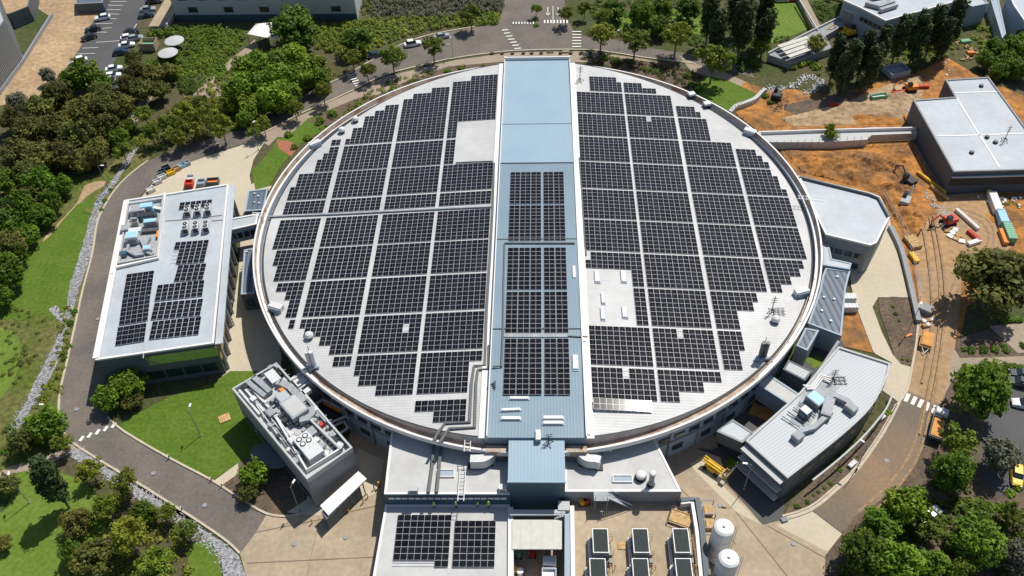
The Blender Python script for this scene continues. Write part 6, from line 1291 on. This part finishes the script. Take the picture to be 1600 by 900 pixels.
# condensers under the annex edge
# ------------------------------------------------------------ people
PMESH = None
def person(x, y, z, a, shirt, hat, label, grp=None):
    global PMESH
    if PMESH is None: PMESH = person_mesh_safe()
    o = bpy.data.objects.new('person', PMESH); C.objects.link(o); p = G(x, y, z); o.location = (p.x, p.y, z); o.rotation_euler = (0, 0, a); tag(o, label, 'person', grp)
    mb = MB(); mb.lathe((0, 0, .92), [(.2, 0), (.205, .25), (.21, .42), (.13, .56), (.07, .58)], 12); mb.v = [(vx*1.05, vy*.8, vz) for vx, vy, vz in mb.v]; c = mb.build('vest', M[shirt]); c.parent = o
    mb = MB(); mb.lathe((0, 0, 1.68), [(.15, 0), (.14, .06), (.09, .12), (.02, .145)], 12); c = mb.build('helmet', M[hat]); c.parent = o
    return o
def person_mesh_safe():
    me = bpy.data.meshes.new('person')
    # body grown as one surface: rings along torso and limbs, fused with a remesh
    mb = MB()
    def limb(pts, rs):
        for i in range(len(pts)-1): mb.tube([pts[i], pts[i+1]], rs[i], 8, 0, rs[i+1])
    limb([(0, 0, .82), (0, 0, 1.1), (0, 0, 1.42), (0, 0, 1.5)], [.15, .14, .17, .07]); limb([(0, 0, 1.46), (0, .01, 1.6)], [.06, .06]); mb.lathe((0, .01, 1.56), [(.05, 0), (.1, .07), (.11, .14), (.08, .22), (.02, .25)], 10)
    for s, f in ((1, .08), (-1, -.05)):
        limb([(s*.09, 0, .9), (s*.11, f*.5, .48), (s*.12, f, .05)], [.1, .07, .05]); limb([(s*.12, f-.05, .05), (s*.12, f+.16, .04)], [.05, .04])
        limb([(s*.17, 0, 1.4), (s*.26, .03, 1.14), (s*.25, .22, 1.0), (s*.25, .3, .99)], [.075, .055, .04, .04])
    me.from_pydata(mb.v, [], mb.f); o = bpy.data.objects.new('person', me); C.objects.link(o)
    r = o.modifiers.new('remesh', 'REMESH'); r.mode = 'VOXEL'; r.voxel_size = .022; r.use_smooth_shade = True
    dg = bpy.context.evaluated_depsgraph_get(); m2 = bpy.data.meshes.new_from_object(o.evaluated_get(dg)); bpy.data.objects.remove(o); m2.name = 'person'; m2.materials.clear()
    for mm in ('skin', 'cloth_dark'): m2.materials.append(M[mm])
    for p in m2.polygons: p.material_index = 1 if p.center.z < .98 else 0
    return m2
gpz = 'roof workers under the left annex wall'
for q in ((679, 794, ZB, 0, 'hivis', 'hivis', 'worker in lime vest leftmost of the four under the annex wall'), (713, 793, ZB, 2, 'hivis', 'rim', 'worker in lime vest beside the white ladder under the annex wall'), (747, 792, ZB, 1, 'hivis', 'wall_navy', 'worker in dark cap and lime vest right of the ladder'), (764, 793, ZB, 3, 'hivis', 'hivis', 'worker in lime vest rightmost of the four under the annex wall')): person(*q, gpz)
for q in ((365, 300, 0, 0, 'hivis_orange', 'red', 'person in orange vest in the north west yard beside the office'), (364, 478, 0, 1, 'duct_white', 'cloth_dark', 'person in pale top walking between office and long slate pod'), (366, 508, 0, 2, 'rim', 'cloth_dark', 'person in white top lower down beside the office wall'),
          (1212, 100, 0, 0, 'red', 'rosy', 'person in red near the planter at the upper right path'), (593, 762, 0, 0, 'hivis_orange', 'yellow', 'person in orange vest on the sunlit concrete by the laboratory porch'), (1436, 366, 0, 1, 'hivis_orange', 'rim', 'person in orange vest at the haul road above the timber stack')): person(*q)
# ------------------------------------------------------------ lamps, planters, bollards, signs
def lamp():
    e = thing('street_lamp', 'x', 'lamp post'); mb = MB(); mb.tube([(0, 0, 0), (0, 0, 8.2)], .09, 8, 0, .05); mb.build('pole', M['wall_grey'], e)
    mb = MB(); mb.tube([(0, 0, 8.1), (.9, 0, 8.3)], .04, 6); mb.build('arm', M['wall_grey'], e); mb = MB(); mb.obox((1.1, 0, 8.22), .8, .32, .14); mb.build('lamp_head', M['rim'], e); mb = MB(); mb.cyl((0, 0, 0), .2, .25, 10); mb.build('base', M['wall_grey'], e); return e
LP = lamp()
for x, y, a, lb in ((314, 681, 1.5, 'lamp post on the lawn kerb below the office'), (469, 799, 1.2, 'lamp post in the laboratory shadow by the yard kerb'), (46, 786, 2, 'lamp post on the bright lower left lawn'), (708, 88, 4.5, 'lamp post on the upper road left of the plaza'), (404, 235, 1, 'lamp post at the north west yard footpath'), (1141, 100, 2, 'lamp post on the garden path at the upper right'),
                    (967, 78, 4, 'white topped lamp post right of the top zebra crossing'), (84, 672, 0, 'lamp post on the rough grass left of the zebra crossing'), (1337, 735, 2.4, 'lamp post at the kerb of the curved office strip'), (1162, 765, 3, 'lamp post on the pale slab below the curved office'), (1417, 522, 1, 'lamp post in the bare bed by the east road'), (172, 300, 0, 'lamp post by the stone creek at the ring road bend')):
    place(LP, G(x, y, 0), a, lb, 'lamp posts along the roads', .72 if y < 100 else .9)
def planter():
    e = thing('round_planter', 'x', 'planter'); mb = MB(); mb.lathe((0, 0, 0), [(.42, 0), (.5, .45), (.44, .45), (.4, .4)], 16); mb.build('bowl', M['dark'], e); mb = MB(); mb.cyl((0, 0, .38), .42, .05, 14); mb.build('soil', M['mulch'], e); return e
PLN = planter()
names = ('leftmost', 'second', 'third', 'fourth', 'fifth', 'sixth', 'seventh', 'eighth', 'ninth', 'tenth', 'eleventh', 'rightmost')
for k, x in enumerate((769, 785, 801, 818, 831, 846, 876, 892, 908, 922, 938, 952)): place(PLN, G(x, 83.5+abs(x-850)*.01, .05), 0, '%s dark round planter along the plaza kerb behind the blue spine' % names[k], 'planters along the plaza kerb')
for k, (x, lb) in enumerate(((860, 'dark bench with a cross frame between plaza planters'), (884, 'pale pink bench on the plaza right of the dark one'))):
    p = G(x, 82, .05); e = thing('plaza_bench', lb, 'bench', p); mb = MB(); mb.obox((0, 0, .4), 1.8, .6, .08); o = mb.build('seat', M['dark' if not k else 'paving']); o.parent = e
    for s in (-1, 1): mb = MB(); mb.obox((s*.7, 0, 0), .1, .5, .4); o = mb.build('leg', M['dark']); o.parent = e
def bollard():
    e = thing('yellow_bollard', 'x', 'bollard'); mb = MB(); mb.cyl((0, 0, 0), .1, 1.1, 10); mb.build('post', M['yellow'], e); mb = MB(); mb.cyl((0, 0, 1.1), .1, .06, 10); mb.build('cap', M['dark'], e); return e
BL = bollard()
for k, (x, y) in enumerate(((575, 778), (568, 786), (545, 800), (530, 812), (488, 818), (585, 765))): place(BL, G(x, y, 0), 0, '%s yellow bollard on the concrete around the laboratory porch, counted from %s' % (ORD[k], 'the round building'), 'yellow bollards by the laboratory porch')
BN = thing('traffic_bollard', 'x', 'bollard'); mb = MB(); mb.cyl((0, 0, 0), .09, .9, 10); mb.build('post', M['dark'], BN); mb = MB(); mb.cyl((0, 0, .9), .1, .1, 10); mb.build('band', M['rim'], BN)
for k, (x, y) in enumerate(((265, 716), (331, 751), (347, 760), (285, 797), (1338, 736))): place(BN, G(x, y, .1), 0, ('dark kerb post at the lawn edge of the lower ring road', 'dark kerb post left of the pale footpath end', 'dark kerb post right of the pale footpath end', 'dark kerb post on the gravel side of the ring road', 'dark kerb post beside the curved office strip')[k], 'kerb posts')
# round umbrellas in the top left garden
for k, (x, y) in enumerate(((272, 63), (262, 82))):
    p = G(x, y, 2.4); e = thing('round_umbrella', '%s of two grey round canopies in the hedge corner at top left' % ('upper', 'lower')[k], 'umbrella', (p.x, p.y, 0), 'round canopies in the hedge corner'); mb = MB(); mb.lathe((0, 0, 2.3), [(2.6, 0), (2.5, .1), (1.2, .35), (.1, .5)], 20); o = mb.build('canopy', M['wall_pale']); o.parent = e; mb = MB(); mb.tube([(0, 0, 0), (0, 0, 2.5)], .06, 6); o = mb.build('pole', M['dark']); o.parent = e
crate('garden_kiosk', 'small square pavilion with green glass roof in the hedge corner', 'pavilion', 235, 76, 4.0, 3.2, 2.4, 0, 'concrete', None, True, 'green_paint')
# dark oval pool beside the laboratory
p = G(428, 726, 0); e = thing('oval_shelter', 'dark oval flat canopy in the shade left of the laboratory', 'canopy', p); mb = MB(); mb.cyl((0, 0, 2.6), 2.9, .2, 28); mb.v = [(x*1.2, y*.75, z) for x, y, z in mb.v]; o = mb.build('canopy_disc', M['wall_dark']); o.parent = e; e.rotation_euler = (0, 0, -.4)
for s in (-1, 1): mb = MB(); mb.tube([(s*1.8, 0, 0), (s*1.8, 0, 2.6)], .08, 6); o = mb.build('post', M['wall_grey']); o.parent = e
# site fences
def fence(label, pts, h=1.5, m='galv', step=2.4):
    P = []; Q = GP(pts, 0)
    for i in range(len(Q)-1):
        n = max(1, int((Q[i+1]-Q[i]).length/step)); P += [Q[i].lerp(Q[i+1], k/n) for k in range(n)]
    P.append(Q[-1]); e = thing('site_fence', label, 'fence', P[0]); mb = MB()
    for p in P: mb.tube([p, p+Vector((0, 0, h))], .035, 4)
    mb.build('post', M[m], e); mb = MB()
    for z in (h, h*.5, .15): mb.tube([p+Vector((0, 0, z)) for p in P], .03, 4)
    mb.build('rail', M[m], e)
fence('scaffold like fence curving round the pentagon building towards the haul road', '1362,297 1378,303 1394,330 1412,360 1424,400 1432,440 1436,470'); fence('timber post fence on the orange clay under the long ramp wall', '1200,232 1290,232 1420,226', 1.3, 'timber')
fence('steel fence along the office side of the stone creek', '150,335 132,330', 1.0, 'timber'); fence('fence between the warehouse ditch and the building site', '1428,235 1442,262 1462,292 1475,312', 1.4, 'timber'); fence('steel fence around the lawn corner at the upper right garden', '1078,140 1090,160 1106,178', 1.1, 'galv')
# shaded strip wall beside the haul road
mb = MB(); mb.strip(smooth(GP('1392,352 1408,385 1420,430 1428,465 1436,500', 1.0), 3, False), .9, 0, 1.0); tag(mb.build('concrete_barrier_wall', M['wall_grey']), 'long curved grey concrete wall between the path and the haul road', 'wall')
stones('spoil_clods', '1240,250 1300,240 1360,262 1400,250 1420,280 1400,340', 420, .1, .4, 21, 'clay'); stones('spoil_clods', '1150,180 1180,190 1220,200 1230,180', 160, .1, .4, 22, 'clay'); stones('spoil_clods', '1440,330 1460,400 1470,460 1460,520', 160, .1, .35, 23, 'haul'); stones('spoil_clods', '1320,175 1400,170 1430,150 1460,120', 260, .1, .4, 24, 'sand')
stones('site_debris', '1402,250 1412,300 1400,330 1415,350', 150, .2, .6, 25, 'dark'); stones('site_debris', '1480,90 1530,300 1580,310 1600,330', 60, .3, .8, 26, 'rim'); stones('garden_mulch_clods', '1205,145 1230,160 1210,170', 60, .2, .6, 27, 'mulch')

# ------------------------------------------------------------ excavated relief of the building site
from mathutils import noise as mn
def relief(name, pts, amp, m, seed, sx=.10, sy=.28, step=.5, ang=0.):
    P = GP(pts); x0, x1 = min(p.x for p in P), max(p.x for p in P); y0, y1 = min(p.y for p in P), max(p.y for p in P)
    nx, ny = int((x1-x0)/step), int((y1-y0)/step); vs, fs, idx = [], [], {}; ca, sa = math.cos(ang), math.sin(ang)
    def edge_d(x, y): return min(((Vector((x, y, 0))-(a+(b-a)*max(0, min(1, (Vector((x, y, 0))-a).dot(b-a)/(b-a).length_squared)))).length) for a, b in zip(P, P[1:]+P[:1]))
    for i in range(nx+1):
        for j in range(ny+1):
            x, y = x0+i*step, y0+j*step
            if not inside(x, y, P): continue
            u, v = x*ca+y*sa, -x*sa+y*ca; n = mn.noise(Vector((u*sx, v*sy, seed))); r = 1-abs(mn.noise(Vector((u*sx*1.7, v*sy*1.6, seed+9))))*2; f = mn.noise(Vector((x*.8, y*.8, seed)))+mn.noise(Vector((x*1.9, y*1.9, seed)))*.6
            k = min(1, edge_d(x, y)/2.5); idx[i, j] = len(vs); vs.append((x, y, .03+k*amp*(.5+n*.9+r*.45+f*.3)*.6))
    for (i, j) in idx:
        if (i+1, j) in idx and (i, j+1) in idx and (i+1, j+1) in idx: fs.append((idx[i, j], idx[i+1, j], idx[i+1, j+1], idx[i, j+1]))
    mb = MB(); mb.add(vs, fs); return struct(name, mb, M[m])
relief('excavated_clay', '1222,234 1300,236 1420,232 1440,300 1450,350 1430,380 1400,345 1370,302 1250,270', 2.4, 'clay', 1, ang=R(-8))
relief('excavated_clay', '1150,180 1170,170 1215,195 1200,203 1182,205', 1.2, 'clay', 2)
relief('spoil_bank', '1215,185 1300,165 1345,150 1420,135 1428,150 1424,190 1360,195 1300,197 1240,200', 1.6, 'sand', 3)
relief('excavated_clay', '1310,178 1345,172 1400,180 1424,170 1424,195 1340,197', 1.3, 'clay', 4)
relief('spoil_bank', '1480,470 1486,440 1462,350 1445,340 1430,400 1440,470 1450,480', .25, 'haul', 5, .3, .12, ang=R(-20))
relief('spoil_bank', '1535,335 1640,300 1660,380 1600,392 1580,380', 1.0, 'clay', 6)
# wheel ruts on the haul road and the building site
mb = MB()
for pts in ('1452,340 1462,400 1468,460 1466,520 1452,600 1436,680', '1458,338 1470,400 1476,460 1473,520 1460,604 1444,682', '1440,350 1450,410 1455,470 1453,530 1440,600', '1490,330 1530,345 1545,370 1530,400 1500,420 1480,470', '1497,326 1540,342 1553,370 1538,406 1508,428 1488,475', '1452,590 1430,690 1390,755 1340,800', '1464,594 1440,700 1400,765 1352,812'):
    mb.strip(smooth(GP(pts), 5, False), .38, .33 if '1452,3' in pts or '1458' in pts or '1440,350' in pts else .13)
struct('wheel_ruts', mb, mat('rut_dirt', (.31, .205, .115), .95, fine=.3, fscale=1.5))
